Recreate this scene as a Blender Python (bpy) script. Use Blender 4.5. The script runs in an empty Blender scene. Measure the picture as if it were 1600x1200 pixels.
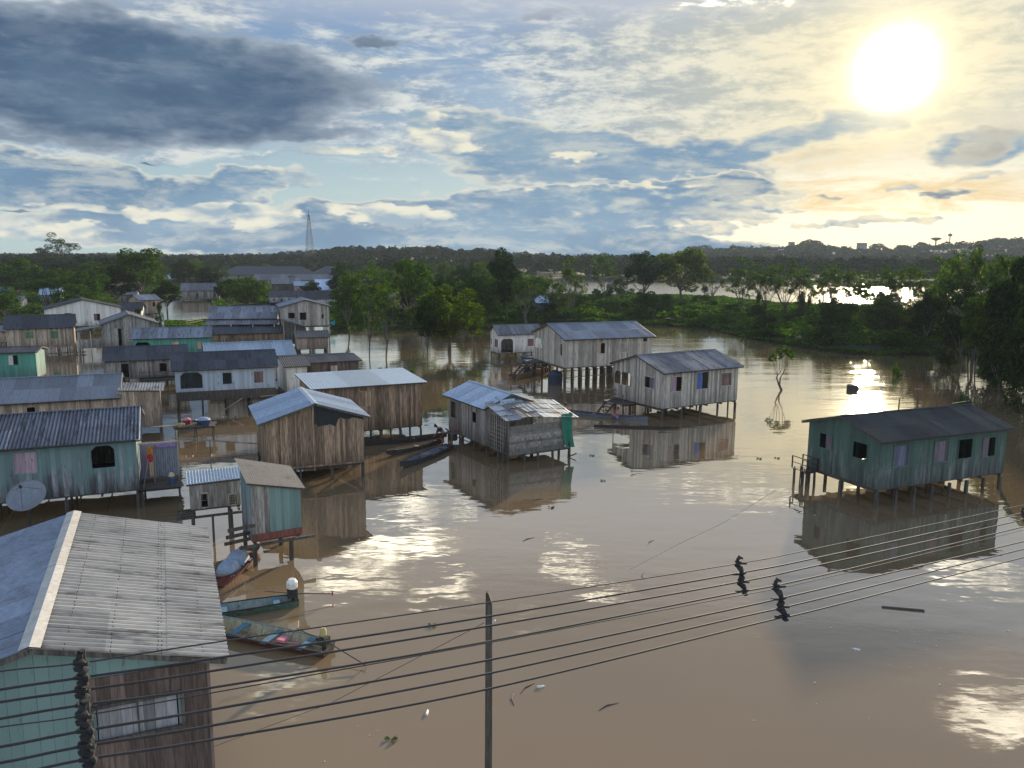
import bpy, bmesh, math, random
import numpy as np
from mathutils import Vector, Matrix
R = math.radians
scn = bpy.context.scene
COL = scn.collection

# ------------------------------------------------------------------ camera
CH = 13.0; FP = 1250.0
PIT = math.atan(202 / FP); ROLL = R(0.4)
cp, sp, cr, sr = math.cos(PIT), math.sin(PIT), math.cos(ROLL), math.sin(ROLL)
cam = bpy.data.cameras.new('camera'); camo = bpy.data.objects.new('camera', cam); COL.objects.link(camo)
_f = Vector((0, cp, -sp)); _u = Vector((0, sp, cp)); _r = Vector((1, 0, 0))
_X = cr * _r + sr * _u; _Y = -sr * _r + cr * _u; _Z = -_f
M = Matrix((( _X.x, _Y.x, _Z.x, 0), (_X.y, _Y.y, _Z.y, 0), (_X.z, _Y.z, _Z.z, CH), (0, 0, 0, 1)))
camo.matrix_world = M
cam.sensor_width = 36; cam.lens = 36 * FP / 1600; cam.clip_end = 9000; cam.clip_start = 0.1
scn.camera = camo
scn.render.resolution_x = 1024; scn.render.resolution_y = 768

def ray(px, py):
    a, b = px - 800, py - 600
    a, b = cr * a + sr * b, -sr * a + cr * b
    return Vector((a / FP, cp - b / FP * sp, -sp - b / FP * cp))
def G(px, py, z=0.0):
    "world point of the level z that is seen at a place of the photograph"
    d = ray(px, py); t = (z - CH) / d.z
    return Vector((d.x * t, d.y * t, z))
def AT(px, py, dist):
    "world point at a horizontal distance along the line of sight"
    d = ray(px, py); t = dist / d.y
    return Vector((d.x * t, d.y * t, CH + d.z * t))
def azel(px, py):
    d = ray(px, py).normalized()
    return math.degrees(math.atan2(d.x, d.y)), math.degrees(math.asin(d.z))

# ------------------------------------------------------------------ light and exposure
EXPO = 0.8
scn.view_settings.view_transform = 'Standard'; scn.view_settings.look = 'None'
scn.view_settings.exposure = EXPO; scn.view_settings.gamma = 1
K = 1 / 2 ** EXPO
SAZ, SEL = azel(1398, 104)
sun = bpy.data.lights.new('sun', 'SUN'); suno = bpy.data.objects.new('sun', sun); COL.objects.link(suno)
sun.energy = 5.0; sun.angle = R(1.8); sun.color = (1.0, 0.86, 0.62)
sd = Vector((math.sin(R(SAZ)) * math.cos(R(SEL)), math.cos(R(SAZ)) * math.cos(R(SEL)), math.sin(R(SEL))))
suno.rotation_euler = sd.to_track_quat('Z', 'Y').to_euler()

# ------------------------------------------------------------------ sky
def srgb(r, g, b):
    f = lambda c: (c / 255 / 12.92) if c / 255 <= 0.04045 else ((c / 255 + 0.055) / 1.055) ** 2.4
    return (f(r), f(g), f(b))
class NT:
    def __init__(s, nt): s.nt = nt; s.L = nt.links
    def n(s, t, **kw):
        x = s.nt.nodes.new(t)
        for k, v in kw.items(): setattr(x, k, v)
        return x
    def put(s, sock, v):
        if v is None: return
        if hasattr(v, 'node'): s.L.new(v, sock)
        else:
            try: sock.default_value = v
            except Exception: sock.default_value = (*v, 1)
    def m(s, op, a, b=None, c=None, clamp=False):
        x = s.n('ShaderNodeMath', operation=op); x.use_clamp = clamp
        for i, v in enumerate((a, b, c)):
            if v is not None: s.put(x.inputs[i], v)
        return x.outputs[0]
    def vm(s, op, a, b=None):
        x = s.n('ShaderNodeVectorMath', operation=op)
        s.put(x.inputs[0], a)
        if b is not None: s.put(x.inputs[1], b)
        return x.outputs['Value'] if op in ('LENGTH', 'DOT_PRODUCT') else x.outputs[0]
    def ss(s, v, a, b, o0=0.0, o1=1.0, kind='SMOOTHSTEP'):
        x = s.n('ShaderNodeMapRange', interpolation_type=kind); s.put(x.inputs[0], v)
        for i, w in enumerate((a, b, o0, o1)): x.inputs[i + 1].default_value = w
        return x.outputs[0]
    def noise(s, vec, scale, detail=4, rough=0.55, dist=0.0, lac=2.0):
        x = s.n('ShaderNodeTexNoise'); s.put(x.inputs['Vector'], vec)
        x.inputs['Scale'].default_value = scale; x.inputs['Detail'].default_value = detail
        x.inputs['Roughness'].default_value = rough; x.inputs['Distortion'].default_value = dist
        x.inputs['Lacunarity'].default_value = lac
        return x.outputs
    def n_rgb(s, v):
        x = s.n('ShaderNodeCombineColor')
        for i in range(3): s.put(x.inputs[i], v)
        return x.outputs[0]
    def mix(s, f, a, b, mode='MIX'):
        x = s.n('ShaderNodeMix', data_type='RGBA', blend_type=mode)
        s.put(x.inputs[0], f); s.put(x.inputs[6], a); s.put(x.inputs[7], b)
        return x.outputs[2]

def build_sky():
    w = bpy.data.worlds.new('World'); scn.world = w; w.use_nodes = True
    nt = w.node_tree; nt.nodes.clear(); T = NT(nt)
    out = T.n('ShaderNodeOutputWorld'); bg = T.n('ShaderNodeBackground')
    BS = 0.1; bg.inputs['Strength'].default_value = BS
    T.L.new(bg.outputs[0], out.inputs[0])
    tc = T.n('ShaderNodeTexCoord').outputs['Generated']
    D = T.vm('NORMALIZE', tc)
    sep = T.n('ShaderNodeSeparateXYZ'); T.L.new(D, sep.inputs[0])
    az = T.m('MULTIPLY', T.m('ARCTAN2', sep.outputs[0], sep.outputs[1]), 57.2958)
    el = T.m('MULTIPLY', T.m('ARCSINE', sep.outputs[2]), 57.2958)
    def comb(a, b, c=0.0):
        x = T.n('ShaderNodeCombineXYZ'); T.put(x.inputs[0], a); T.put(x.inputs[1], b); T.put(x.inputs[2], c); return x.outputs[0]
    # stretched direction for noise
    Ds = T.vm('MULTIPLY', D, (1.0, 1.0, 2.6))
    Dl = T.vm('MULTIPLY', D, (1.0, 1.0, 5.0))
    # cloud noise fields
    nA = T.noise(Ds, 5.0, 6, 0.60)          # general
    nB = T.noise(Ds, 17.0, 6, 0.7)         # billows
    nC = T.noise(Dl, 10.0, 7, 0.68, 0.5)     # streaks
    def billow(vec):
        x = T.n('ShaderNodeTexVoronoi', feature='F1'); T.L.new(vec, x.inputs['Vector']); x.inputs['Scale'].default_value = 15.0; x.inputs['Detail'].default_value = 1.6
        x.inputs['Roughness'].default_value = .5; x.normalize = True
        return x.outputs['Distance']
    nw0 = T.noise(Ds, 26.0, 2, 0.6); Dj = T.vm('ADD', Ds, T.vm('MULTIPLY', T.vm('SUBTRACT', nw0[1], (0.5, 0.5, 0.5)), (.035, .035, .02)))
    v1 = billow(Dj); v2 = billow(T.vm('ADD', Dj, tuple(Vector((sd.x * .010, sd.y * .010, .022)))))
    lit = T.m('SUBTRACT', v2, v1)                 # billow sides turned to the sun
    nW = T.noise(Ds, 7.0, 4, 0.65); wv = T.vm('SUBTRACT', nW[1], (0.5, 0.5, 0.5))
    C0 = comb(az, el)
    Cw = T.vm('ADD', C0, T.vm('MULTIPLY', wv, (10.0, 4.5, 0.0)))
    def blob(px, py, rx, ry, rot=0, amp=1.0, soft=0.0, src=None, refl=False):
        a, e = azel(px, py); e = abs(e) if refl else e; k = 0.0458
        mp = T.n('ShaderNodeMapping', vector_type='TEXTURE')
        T.L.new(src or Cw, mp.inputs[0])
        mp.inputs['Location'].default_value = (a, e, 0); mp.inputs['Rotation'].default_value = (0, 0, R(rot))
        mp.inputs['Scale'].default_value = (rx * k, ry * k, 1)
        sx = T.n('ShaderNodeSeparateXYZ'); T.L.new(mp.outputs[0], sx.inputs[0])
        ln = T.vm('LENGTH', comb(sx.outputs[0], sx.outputs[1]))
        return T.ss(ln, 1.25, soft, 0.0, amp)
    def field(lst, src=None, op='MAXIMUM', refl=False):
        v = None
        for b in lst:
            x = blob(*b, src=src, refl=refl); v = x if v is None else T.m(op, v, x)
        return v
    sky = T.n('ShaderNodeTexSky', sky_type='NISHITA'); sky.sun_disc = False
    sky.sun_elevation = R(SEL); sky.sun_rotation = R(SAZ); sky.altitude = 50
    sky.air_density = 1.0; sky.dust_density = 1.0; sky.ozone_density = 1.5
    def c(*v): return tuple(x * K / BS for x in srgb(*v)) + (1,)
    # distance to the sun in degrees
    sdot = T.vm('DOT_PRODUCT', D, tuple(sd)); sang = T.m('MULTIPLY', T.m('ARCCOSINE', T.m('MINIMUM', sdot, 1.0)), 57.2958)
    near = T.ss(sang, 26.0, 2.0)            # 1 at the sun
    # clear air: Nishita, pulled towards the soft blue of the photograph
    clear = T.mix(T.ss(el, 0, 16), c(172, 198, 204), c(112, 146, 188))
    clear = T.mix(0.12, clear, T.mix(1.0, sky.outputs[0], (0.9, 0.9, 0.9, 1), 'MULTIPLY'))
    clear = T.mix(T.m('MULTIPLY', T.m('MULTIPLY', near, 0.75), T.ss(el, 2.5, 8.0)), clear, c(222, 214, 186))
    # thin bright veil
    vb = field([(560, 150, 250, 130, -10, .75, .1), (1330, 85, 520, 165, 12, 1.0, .4), (1050, 150, 360, 130, -14, .9, .3),
                (250, 8, 260, 30, 0, .8, .2), (680, 30, 170, 50, 10, .55, .1), (1000, 60, 220, 60, 0, .5, .1),
                (200, 232, 300, 22, 0, .6, .2), (1430, 305, 280, 44, 0, .58, .2), (60, 365, 160, 18, 0, .5, .2)])
    up = T.ss(el, 16, 24)
    vb = T.m('MAXIMUM', vb, T.m('MULTIPLY', up, T.ss(nA[0], 0.46, 0.60, 0.0, 0.75)))
    vd = T.m('ADD', vb, T.m('MULTIPLY', T.m('SUBTRACT', nC[0], 0.5), 1.7))
    vd = T.ss(vd, 0.15, 0.8)
    vcol = T.mix(near, c(222, 226, 222), c(248, 238, 206))
    vcol = T.mix(T.ss(T.m('ADD', T.m('MULTIPLY', nB[0], .5), T.m('MULTIPLY', nC[0], .5)), .42, .58), T.mix(near, c(138, 160, 184), c(208, 208, 190)), vcol)
    low = T.ss(el, 9.0, 2.5)
    vcol = T.mix(T.m('MULTIPLY', low, T.m('MULTIPLY', near, 1.0)), vcol, c(244, 205, 132))
    col = T.mix(vd, clear, vcol)
    # middle blue masses
    def mass(col, lst, hl, body, body2, rim, namp, lo, hi, rimw=0.5):
        f = field(lst)
        f = T.m('ADD', f, T.m('MULTIPLY', T.m('SUBTRACT', nB[0], 0.5), namp * .55)); f = T.m('ADD', f, T.m('MULTIPLY', T.m('SUBTRACT', .36, v1), namp * .9))
        a = T.ss(f, lo, hi)
        inner = T.ss(f, lo + 0.04, hi + rimw)
        bc = T.mix(T.ss(nA[0], .38, .64), body, body2)
        bc = T.mix(T.m('MULTIPLY', T.ss(T.m('ADD', nC[0], T.m('MULTIPLY', nB[0], .6)), .74, .98), hl), bc, rim)
        bc = T.mix(T.ss(lit, .03, .22, 0, hl * .9), bc, rim); cc = T.mix(inner, rim, bc)
        return T.mix(a, col, cc)
    rimc = T.mix(near, c(222, 222, 210), c(252, 240, 205))
    col = mass(col, [(940, 262, 330, 62, -9, 1.0, .35), (1190, 228, 330, 50, 12, .75, .1), (1560, 232, 120, 34, 0, .6, .2), (700, 210, 110, 40, 0, .7, .2)], .45,
               c(122, 154, 182), c(152, 176, 192), rimc, 1.1, 0.28, 0.46, .24)
    col = mass(col, [(100, 285, 270, 42, -4, 1.0, .4), (360, 290, 90, 28, 0, .8, .3), (330, 350, 300, 30, 0, .85, .3),
                     (800, 338, 440, 44, 0, 1.0, .35), (1130, 300, 120, 26, 0, .8, .3), (700, 382, 520, 34, 0, 1.0, .6)], .5,
               c(100, 136, 168), c(128, 160, 186), rimc, 1.2, 0.30, 0.48, .25)
    # sunlit heaps along the lower sky
    puff = field([(200, 328, 130, 17, 0, .8, .2), (300, 325, 50, 22, 0, .9, .2), (420, 330, 80, 22, 0, .9, .2), (620, 330, 110, 22, -8, .85, .2),
                  (450, 285, 70, 26, -10, .7, .2), (690, 230, 80, 24, 0, .9, .2), (650, 195, 60, 30, 0, .8, .2), (50, 372, 70, 14, 0, .9, .2), (130, 365, 60, 16, 0, .9, .2),
                  (890, 252, 60, 9, 0, .8, .3), (960, 300, 160, 8, 0, .7, .3), (1290, 305, 120, 9, 0, .5, .2), (1120, 352, 140, 8, 0, .7, .2), (520, 238, 240, 10, 4, .7, .2), (1330, 350, 190, 8, 0, .75, .2), (1500, 285, 150, 9, 4, .6, .2), (1240, 330, 110, 6, 0, .7, .2)])
    nD = T.noise(Ds, 36.0, 4, 0.62)
    pf = T.m('ADD', puff, T.m('MULTIPLY', T.m('SUBTRACT', nD[0], 0.5), .9)); pf = T.m('ADD', pf, T.m('MULTIPLY', T.m('SUBTRACT', .33, v1), 2.0))
    pf = T.m('ADD', pf, T.m('MULTIPLY', T.m('SUBTRACT', nB[0], 0.5), 1.2))
    pcol = T.mix(T.ss(lit, -.12, .14), c(150, 174, 192), T.mix(near, c(238, 234, 214), c(252, 236, 196)))
    col = T.mix(T.ss(pf, .38, .75), col, pcol)
    # heavy dark mass, upper left
    col = mass(col, [(165, 122, 355, 88, 0, 1.0, .6), (430, 150, 110, 66, -20, .8, .3), (430, 206, 150, 16, 0, .7, .2), (40, 216, 90, 10, 0, .6, .2),
                     (620, 66, 70, 11, 0, .75, .3), (870, 18, 70, 12, 8, .6, .2), (1485, 302, 34, 8, 0, .8, .3), (1290, 300, 26, 6, 0, .7, .3), (225, 249, 28, 4, 0, .9, .3),
                     (1560, 225, 70, 30, 20, .5, .2), (30, 328, 24, 5, 0, .8, .3)], .22,
               c(70, 96, 126), c(92, 118, 144), T.mix(near, c(160, 174, 188), c(232, 222, 194)), 0.85, 0.24, 0.62, .45)
    # the sky higher up, seen mirrored in the water: grey-blue with bright torn clouds
    hi = T.ss(el, 13.5, 18.0)
    hb = field([(620, 845, 150, 34, 0, .95, .2), (560, 900, 110, 50, 0, .85, .2), (690, 915, 90, 40, -12, .9, .2), (905, 880, 75, 26, -8, 1.0, .3), (940, 925, 60, 16, 0, .9, .2),
                (1560, 1120, 90, 60, 0, .9, .3), (660, 790, 120, 22, 0, .8, .2), (800, 965, 90, 14, 10, .5, .1), (470, 1060, 160, 60, 0, .7, .2), (1540, 905, 120, 30, 0, .7, .2), (1150, 770, 190, 26, 6, .7, .2),
                (400, 640, 500, 150, 0, .3, .2)], refl=True)
    hn = T.m('ADD', hb, T.m('ADD', T.m('MULTIPLY', T.m('SUBTRACT', nC[0], 0.5), 1.6), T.m('MULTIPLY', T.m('SUBTRACT', nB[0], 0.5), 1.3)))
    hcol = T.mix(T.ss(hn, .30, .85), T.mix(T.ss(el, 19, 27), c(196, 202, 212), c(140, 148, 160)), T.mix(T.ss(hn, .5, 1.1), c(210, 208, 200), tuple(x * K / BS for x in (3.6, 3.4, 2.9)) + (1,)))
    hcol = T.mix(T.ss(el, 26, 40), hcol, c(120, 136, 166))
    col = T.mix(hi, col, hcol)
    # sun glare through the thin cloud
    g1 = T.m('POWER', T.ss(sang, 10.5, 0.0), 2.0)
    sang = T.m('ADD', sang, T.m('MULTIPLY', T.m('SUBTRACT', nA[0], 0.5), 1.6))
    col = T.mix(T.m('MULTIPLY', g1, .6), col, c(255, 240, 200), 'MIX')
    def add(cc, f, rgb):
        x = T.mix(1.0, (0, 0, 0, 1), (*[v * K / BS for v in rgb], 1), 'ADD'); y = T.mix(1.0, x, T.n_rgb(f), 'MULTIPLY'); return T.mix(1.0, cc, y, 'ADD')
    col = add(col, T.m('POWER', T.ss(sang, 10.0, 0.0), 3.0), (.55, .45, .22))
    col = add(col, T.m('POWER', T.ss(sang, 4.9, 0.0), 3.8), (6.5, 5.8, 4.2))
    # unseen sky overhead and behind the camera, boosted to lift the ambient light
    behind = T.m('MAXIMUM', T.ss(el, 40, 60), T.m('MULTIPLY', T.ss(sep.outputs[1], .3, -.3), T.ss(el, 0, 8)))
    col = T.mix(behind, col, T.mix(1.0, col, (2.15, 2.15, 2.1, 1), 'MULTIPLY'))
    # below the horizon
    col = T.mix(T.ss(el, -1.0, -4.0), col, c(110, 120, 110))
    T.L.new(col, bg.inputs[0])
    w.cycles.sampling_method = 'MANUAL'; w.cycles.sample_map_resolution = 1024
build_sky()

# ------------------------------------------------------------------ materials
def mat(name, rough=0.8, metal=0.0, ior=1.45):
    m = bpy.data.materials.new(name); m.use_nodes = True
    nt = m.node_tree; b = nt.nodes['Principled BSDF']
    b.inputs['Roughness'].default_value = rough; b.inputs['Metallic'].default_value = metal; b.inputs['IOR'].default_value = ior
    return m, NT(nt), b
def simple(name, col, rough=0.7, metal=0.0, var=0.25, scale=6.0, emit=None):
    m, T, b = mat(name, rough, metal)
    o = T.n('ShaderNodeTexCoord').outputs['Object']
    n = T.noise(o, scale, 4, 0.6)[0]
    k = T.ss(n, .3, .7, 1 - var, 1 + var, 'LINEAR')
    c = T.mix(1.0, (*col, 1), T.n_rgb(k), 'MULTIPLY')
    T.L.new(c, b.inputs['Base Color'])
    return m
def wood(name, c1, c2, paint=None, amt=0.6, lowdark=0.5, fade=None, rough=0.85):
    "weathered boards: each board its own tone, grain streaks, peeling paint, a dark tide line low down"
    m, T, b = mat(name, rough)
    tc = T.n('ShaderNodeTexCoord').outputs['Object']
    geo = T.n('ShaderNodeNewGeometry'); isl = geo.outputs['Random Per Island']
    off = T.n('ShaderNodeCombineXYZ'); T.L.new(T.m('MULTIPLY', isl, 37.0), off.inputs[0]); T.L.new(T.m('MULTIPLY', isl, 11.0), off.inputs[2])
    v = T.vm('ADD', tc, off.outputs[0])
    vs = T.vm('MULTIPLY', v, (14.0, 14.0, 1.3))
    g = T.noise(vs, 1.0, 5, 0.65)[0]
    big = T.noise(T.vm('MULTIPLY', v, (1.0, 1.0, .5)), 1.3, 4, 0.6)[0]
    col = T.mix(T.ss(g, .32, .68), (*c1, 1), (*c2, 1))
    k = T.ss(isl, 0, 1, .55, 1.40, 'LINEAR')
    col = T.mix(1.0, col, T.n_rgb(k), 'MULTIPLY')
    sep = T.n('ShaderNodeSeparateXYZ'); T.L.new(tc, sep.inputs[0])
    if paint:
        f = T.m('ADD', T.m('MULTIPLY', g, .55), T.m('MULTIPLY', big, .75))
        f = T.m('ADD', f, T.m('MULTIPLY', T.m('SUBTRACT', sep.outputs[2], 2.2), .10))
        pm = T.ss(f, .70 - amt * .38, .86 - amt * .38)
        pc = T.mix(1.0, (*paint, 1), T.n_rgb(T.ss(isl, 0, 1, .82, 1.15, 'LINEAR')), 'MULTIPLY')
        col = T.mix(pm, col, pc)
    st = T.noise(T.vm('MULTIPLY', v, (3.0, 3.0, .35)), 1.0, 3, .6)[0]
    z = T.m('SUBTRACT', sep.outputs[2], T.m('MULTIPLY', T.m('SUBTRACT', st, .5), 3.4))
    tide = T.ss(z, 0.6, 2.2, 1 - lowdark, 1.0)
    col = T.mix(1.0, col, T.n_rgb(tide), 'MULTIPLY')
    spots = T.ss(T.noise(T.vm('MULTIPLY', v, (2.2, 2.2, .6)), 1.7, 5, .7)[0], .60, .72, 0.0, .75)
    col = T.mix(spots, col, (.035, .033, .03, 1))
    T.L.new(col, b.inputs['Base Color'])
    bp = T.n('ShaderNodeBump'); bp.inputs['Strength'].default_value = .35; bp.inputs['Distance'].default_value = .01
    T.L.new(g, bp.inputs['Height']); T.L.new(bp.outputs[0], b.inputs['Normal'])
    return m
def roofmat(name, col, rough=0.45, metal=0.5, dirt=(.10, .08, .065), damt=.5, var=.25, streak=(1, 1), groove=0):
    m, T, b = mat(name, rough, metal)
    tc = T.n('ShaderNodeTexCoord').outputs['Object']
    isl = T.n('ShaderNodeNewGeometry').outputs['Random Per Island']
    k = T.ss(isl, 0, 1, 1 - var, 1 + var, 'LINEAR')
    c = T.mix(1.0, (*col, 1), T.n_rgb(k), 'MULTIPLY')
    n = T.noise(T.vm('MULTIPLY', tc, (streak[0], streak[1], 1)), 1.1, 6, .68)[0]
    n2 = T.noise(T.vm('MULTIPLY', tc, (7.0 * streak[0], 7.0 * streak[1], 3)), 1.0, 4, .6)[0]
    f = T.ss(T.m('ADD', T.m('MULTIPLY', n, .7), T.m('MULTIPLY', n2, .3)), .62 - .22 * damt, .74 - .14 * damt)
    c = T.mix(T.m('MULTIPLY', f, min(1, damt + .35)), c, (*dirt, 1))
    c = T.mix(1.0, c, T.n_rgb(T.ss(n2, .3, .7, .8, 1.2, 'LINEAR')), 'MULTIPLY')
    if groove:      # rib shade painted into the sheet valleys as a darker tint
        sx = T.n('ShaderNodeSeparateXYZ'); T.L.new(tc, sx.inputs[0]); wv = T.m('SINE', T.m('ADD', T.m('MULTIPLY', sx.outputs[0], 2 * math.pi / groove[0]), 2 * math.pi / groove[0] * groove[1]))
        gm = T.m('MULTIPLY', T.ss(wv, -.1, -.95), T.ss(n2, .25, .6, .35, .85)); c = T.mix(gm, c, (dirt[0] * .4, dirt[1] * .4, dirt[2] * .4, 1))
    T.L.new(c, b.inputs['Base Color'])
    T.L.new(T.ss(f, 0, 1, rough, min(1, rough + .3)), b.inputs['Roughness'])
    T.L.new(T.ss(f, 0, 1, metal, 0.0), b.inputs['Metallic'])
    return m
def leafmat(name, c1, c2, tr=(.16, .24, .03), trf=.4, dead=None):
    m, T, b0 = mat(name, .6); b = T.n('ShaderNodeBsdfDiffuse')
    isl = T.n('ShaderNodeNewGeometry').outputs['Random Per Island']
    tc = T.n('ShaderNodeTexCoord').outputs['Object']
    oi = T.n('ShaderNodeObjectInfo').outputs['Random']
    n = T.noise(tc, .8, 3, .6)[0]
    c = T.mix(T.ss(n, .38, .62), (*c1, 1), (*c2, 1))
    c = T.mix(1.0, c, T.n_rgb(T.ss(isl, 0, 1, .6, 1.4, 'LINEAR')), 'MULTIPLY')
    c = T.mix(T.ss(oi, 0, 1, 0, .4), c, T.mix(1.0, c, (1.35, .95, .55, 1), 'MULTIPLY'))
    if dead: c = T.mix(T.ss(isl, .975, .98), c, (*dead, 1))
    T.L.new(c, b.inputs['Color']); T.nt.nodes.remove(b0)
    t = T.n('ShaderNodeBsdfTranslucent'); T.L.new(T.mix(1.0, c, (tr[0] * 12, tr[1] * 12, tr[2] * 12, 1), 'MULTIPLY'), t.inputs[0])
    mx = T.n('ShaderNodeMixShader'); mx.inputs[0].default_value = trf
    out = T.nt.nodes['Material Output']
    T.L.new(b.outputs[0], mx.inputs[1]); T.L.new(t.outputs[0], mx.inputs[2]); T.L.new(mx.outputs[0], out.inputs[0])
    return m

W_grey = wood('grey_boards', (.15, .135, .12), (.34, .31, .28))
W_pale = wood('pale_boards', (.25, .22, .185), (.47, .42, .36), lowdark=.35)
W_brown = wood('brown_boards', (.14, .088, .055), (.37, .255, .165))
W_red = wood('reddish_boards', (.07, .05, .042), (.165, .115, .092))
W_tan = wood('tan_boards', (.24, .175, .125), (.48, .37, .28), lowdark=.4)
W_white = wood('white_boards', (.22, .20, .18), (.36, .33, .30), paint=(.62, .61, .57), amt=.8, lowdark=.45)
W_blue = wood('pale_blue_boards', (.20, .20, .20), (.34, .34, .34), paint=(.40, .46, .52), amt=.85, lowdark=.55)
W_teal = wood('teal_boards', (.075, .085, .08), (.17, .185, .175), paint=(.055, .098, .08), amt=.44, lowdark=.55)
W_teal2 = wood('worn_teal_boards', (.13, .13, .14), (.33, .33, .34), paint=(.15, .225, .22), amt=.36, lowdark=.75)
W_aqua = wood('aqua_boards', (.14, .15, .14), (.3, .31, .3), paint=(.175, .265, .245), amt=.78, lowdark=.25)
W_turq = wood('turquoise_boards', (.12, .13, .12), (.25, .26, .25), paint=(.08, .27, .215), amt=.9, lowdark=.4)
W_dark = wood('dark_boards', (.035, .03, .027), (.11, .095, .08), lowdark=.2)
W_post = wood('post_wood', (.07, .058, .048), (.19, .165, .14), lowdark=.55)
W_lightpost = wood('pale_post_wood', (.2, .17, .14), (.4, .36, .3), lowdark=.5)
M_greyp = wood('pale_grey_panel', (.17, .165, .17), (.26, .25, .255), lowdark=0)
M_pinkd = wood('dull_pink_panel', (.10, .075, .095), (.16, .125, .15), lowdark=0)
M_lilacd = wood('dull_lilac_panel', (.075, .08, .12), (.13, .135, .19), lowdark=0)
M_pink = wood('pink_panel', (.25, .17, .2), (.36, .26, .3), lowdark=0)
M_bluep = wood('blue_panel', (.05, .08, .2), (.10, .15, .36), lowdark=0)
M_lilac = wood('lilac_panel', (.17, .16, .26), (.3, .3, .44), lowdark=0)
M_greenp = wood('green_panel', (.06, .10, .06), (.12, .19, .11), lowdark=0)
M_brownp = wood('brown_panel', (.10, .055, .05), (.2, .12, .11), lowdark=0)
M_whitep = wood('white_panel', (.4, .4, .4), (.6, .6, .58), lowdark=0)
M_redp = wood('red_boards', (.13, .042, .034), (.25, .085, .062), lowdark=0)
M_salmon = wood('salmon_panel', (.45, .22, .15), (.6, .32, .22), lowdark=0)
R_galv = roofmat('galvanised_roof', (.42, .52, .62), .32, .75, (.2, .19, .18), .25, .16)
R_galv2 = roofmat('bright_galvanised_roof', (.55, .64, .74), .30, .75, (.25, .24, .22), .15, .2)
R_fib = roofmat('dark_fibre_cement_roof', (.055, .058, .07), .8, 0.0, (.022, .022, .026), .5, .3, streak=(3, .5))
R_fibn = roofmat('charcoal_fibre_cement_roof', (.052, .052, .050), .9, 0.0, (.022, .022, .022), .5, .3, streak=(3, .5))
R_fib2 = roofmat('worn_fibre_cement_roof', (.17, .175, .19), .75, 0.0, (.06, .06, .068), .65, .3, streak=(3, .5))
R_grey = roofmat('grey_zinc_roof', (.23, .25, .29), .5, .45, (.06, .06, .065), .6, .3, streak=(3.5, .45))
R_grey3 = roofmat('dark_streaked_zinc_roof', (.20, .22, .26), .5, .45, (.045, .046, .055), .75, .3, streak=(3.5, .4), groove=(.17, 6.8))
R_greyb = roofmat('dull_zinc_roof', (.24, .26, .29), .5, .5, (.10, .095, .09), .45, .25, streak=(3.0, .5))
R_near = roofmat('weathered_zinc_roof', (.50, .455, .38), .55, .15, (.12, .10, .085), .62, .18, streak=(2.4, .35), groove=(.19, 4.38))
R_nearblue = roofmat('shaded_zinc_roof', (.25, .29, .35), .5, .4, (.12, .12, .12), .5, .2)  # left slope of the near roof: shade mixed in as a darker, bluer zinc
R_patch = roofmat('patched_roof', (.40, .43, .45), .45, .5, (.17, .12, .08), .75, .45)
R_rust = roofmat('brown_roof', (.13, .12, .115), .8, 0.0, (.06, .05, .045), .5, .2)
R_cap = roofmat('pale_ridge_cap', (.50, .475, .43), .65, 0.1, (.35, .27, .17), .5, .15)
M_wire = simple('black_cable', (.03, .03, .034), .7)
M_black = simple('black_plastic', (.02, .02, .022), .8)
M_iron = simple('dark_iron', (.035, .034, .035), .85)
M_dish = simple('dish_enamel', (.20, .215, .235), .4, .2, .15)
M_white = simple('white_plastic', (.72, .70, .66), .45)
M_bluepl = simple('blue_plastic', (.03, .06, .13), .5)
M_navy = simple('navy_tank', (.012, .022, .045), .55)
M_lightblue = simple('pale_blue_cloth', (.25, .31, .40), .6)
M_redpl = simple('red_plastic', (.22, .03, .04), .5)
M_net = simple('green_net', (.02, .17, .11), .7, 0, .35, 9)
M_orange = simple('orange_cloth', (.5, .2, .05), .8)
M_redcl = simple('red_cloth', (.5, .03, .05), .8)
M_tancl = simple('tan_cloth', (.5, .36, .24), .8)
M_purple = simple('purple_cloth', (.25, .17, .33), .8)
M_pinkcl = simple('pink_cloth', (.55, .2, .25), .8)
M_skin = simple('skin', (.24, .125, .075), .55, 0, .08)
M_hair = simple('black_hair', (.012, .01, .01), .5)
M_darkcl = simple('dark_cloth', (.03, .03, .04), .8)
M_yellow = simple('ochre_paint', (.45, .36, .16), .7)
M_boatin = wood('boat_inner_paint', (.24, .21, .15), (.40, .37, .27), lowdark=0)
M_boatblue = wood('boat_blue_paint', (.05, .13, .20), (.10, .21, .29), lowdark=0)
M_boatred = wood('boat_red_paint', (.07, .018, .018), (.13, .035, .03), lowdark=0)
M_boatgreen = wood('boat_green_paint', (.05, .09, .07), (.10, .16, .12), lowdark=0)
M_boatteal = wood('boat_pale_teal_paint', (.15, .19, .19), (.24, .28, .28), lowdark=0)
M_hull = wood('dark_hull_wood', (.02, .018, .017), (.06, .05, .045), lowdark=0)
M_hullgrey = wood('grey_blue_hull', (.085, .095, .115), (.175, .19, .225), lowdark=0)
M_hullbrown = wood('brown_hull', (.16, .10, .06), (.3, .21, .14), lowdark=0)
M_bark = wood('bark', (.05, .04, .03), (.14, .115, .09), lowdark=.3)
M_palebark = wood('pale_bark', (.06, .052, .042), (.15, .135, .11), lowdark=.3)
L_dark = leafmat('dark_leaves', (.010, .022, .008), (.022, .042, .012), trf=.2)
L_mid = leafmat('mid_green_leaves', (.020, .042, .010), (.048, .076, .018), trf=.34)
L_yel = leafmat('yellow_green_leaves', (.032, .052, .012), (.066, .088, .02), trf=.34)
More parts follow.
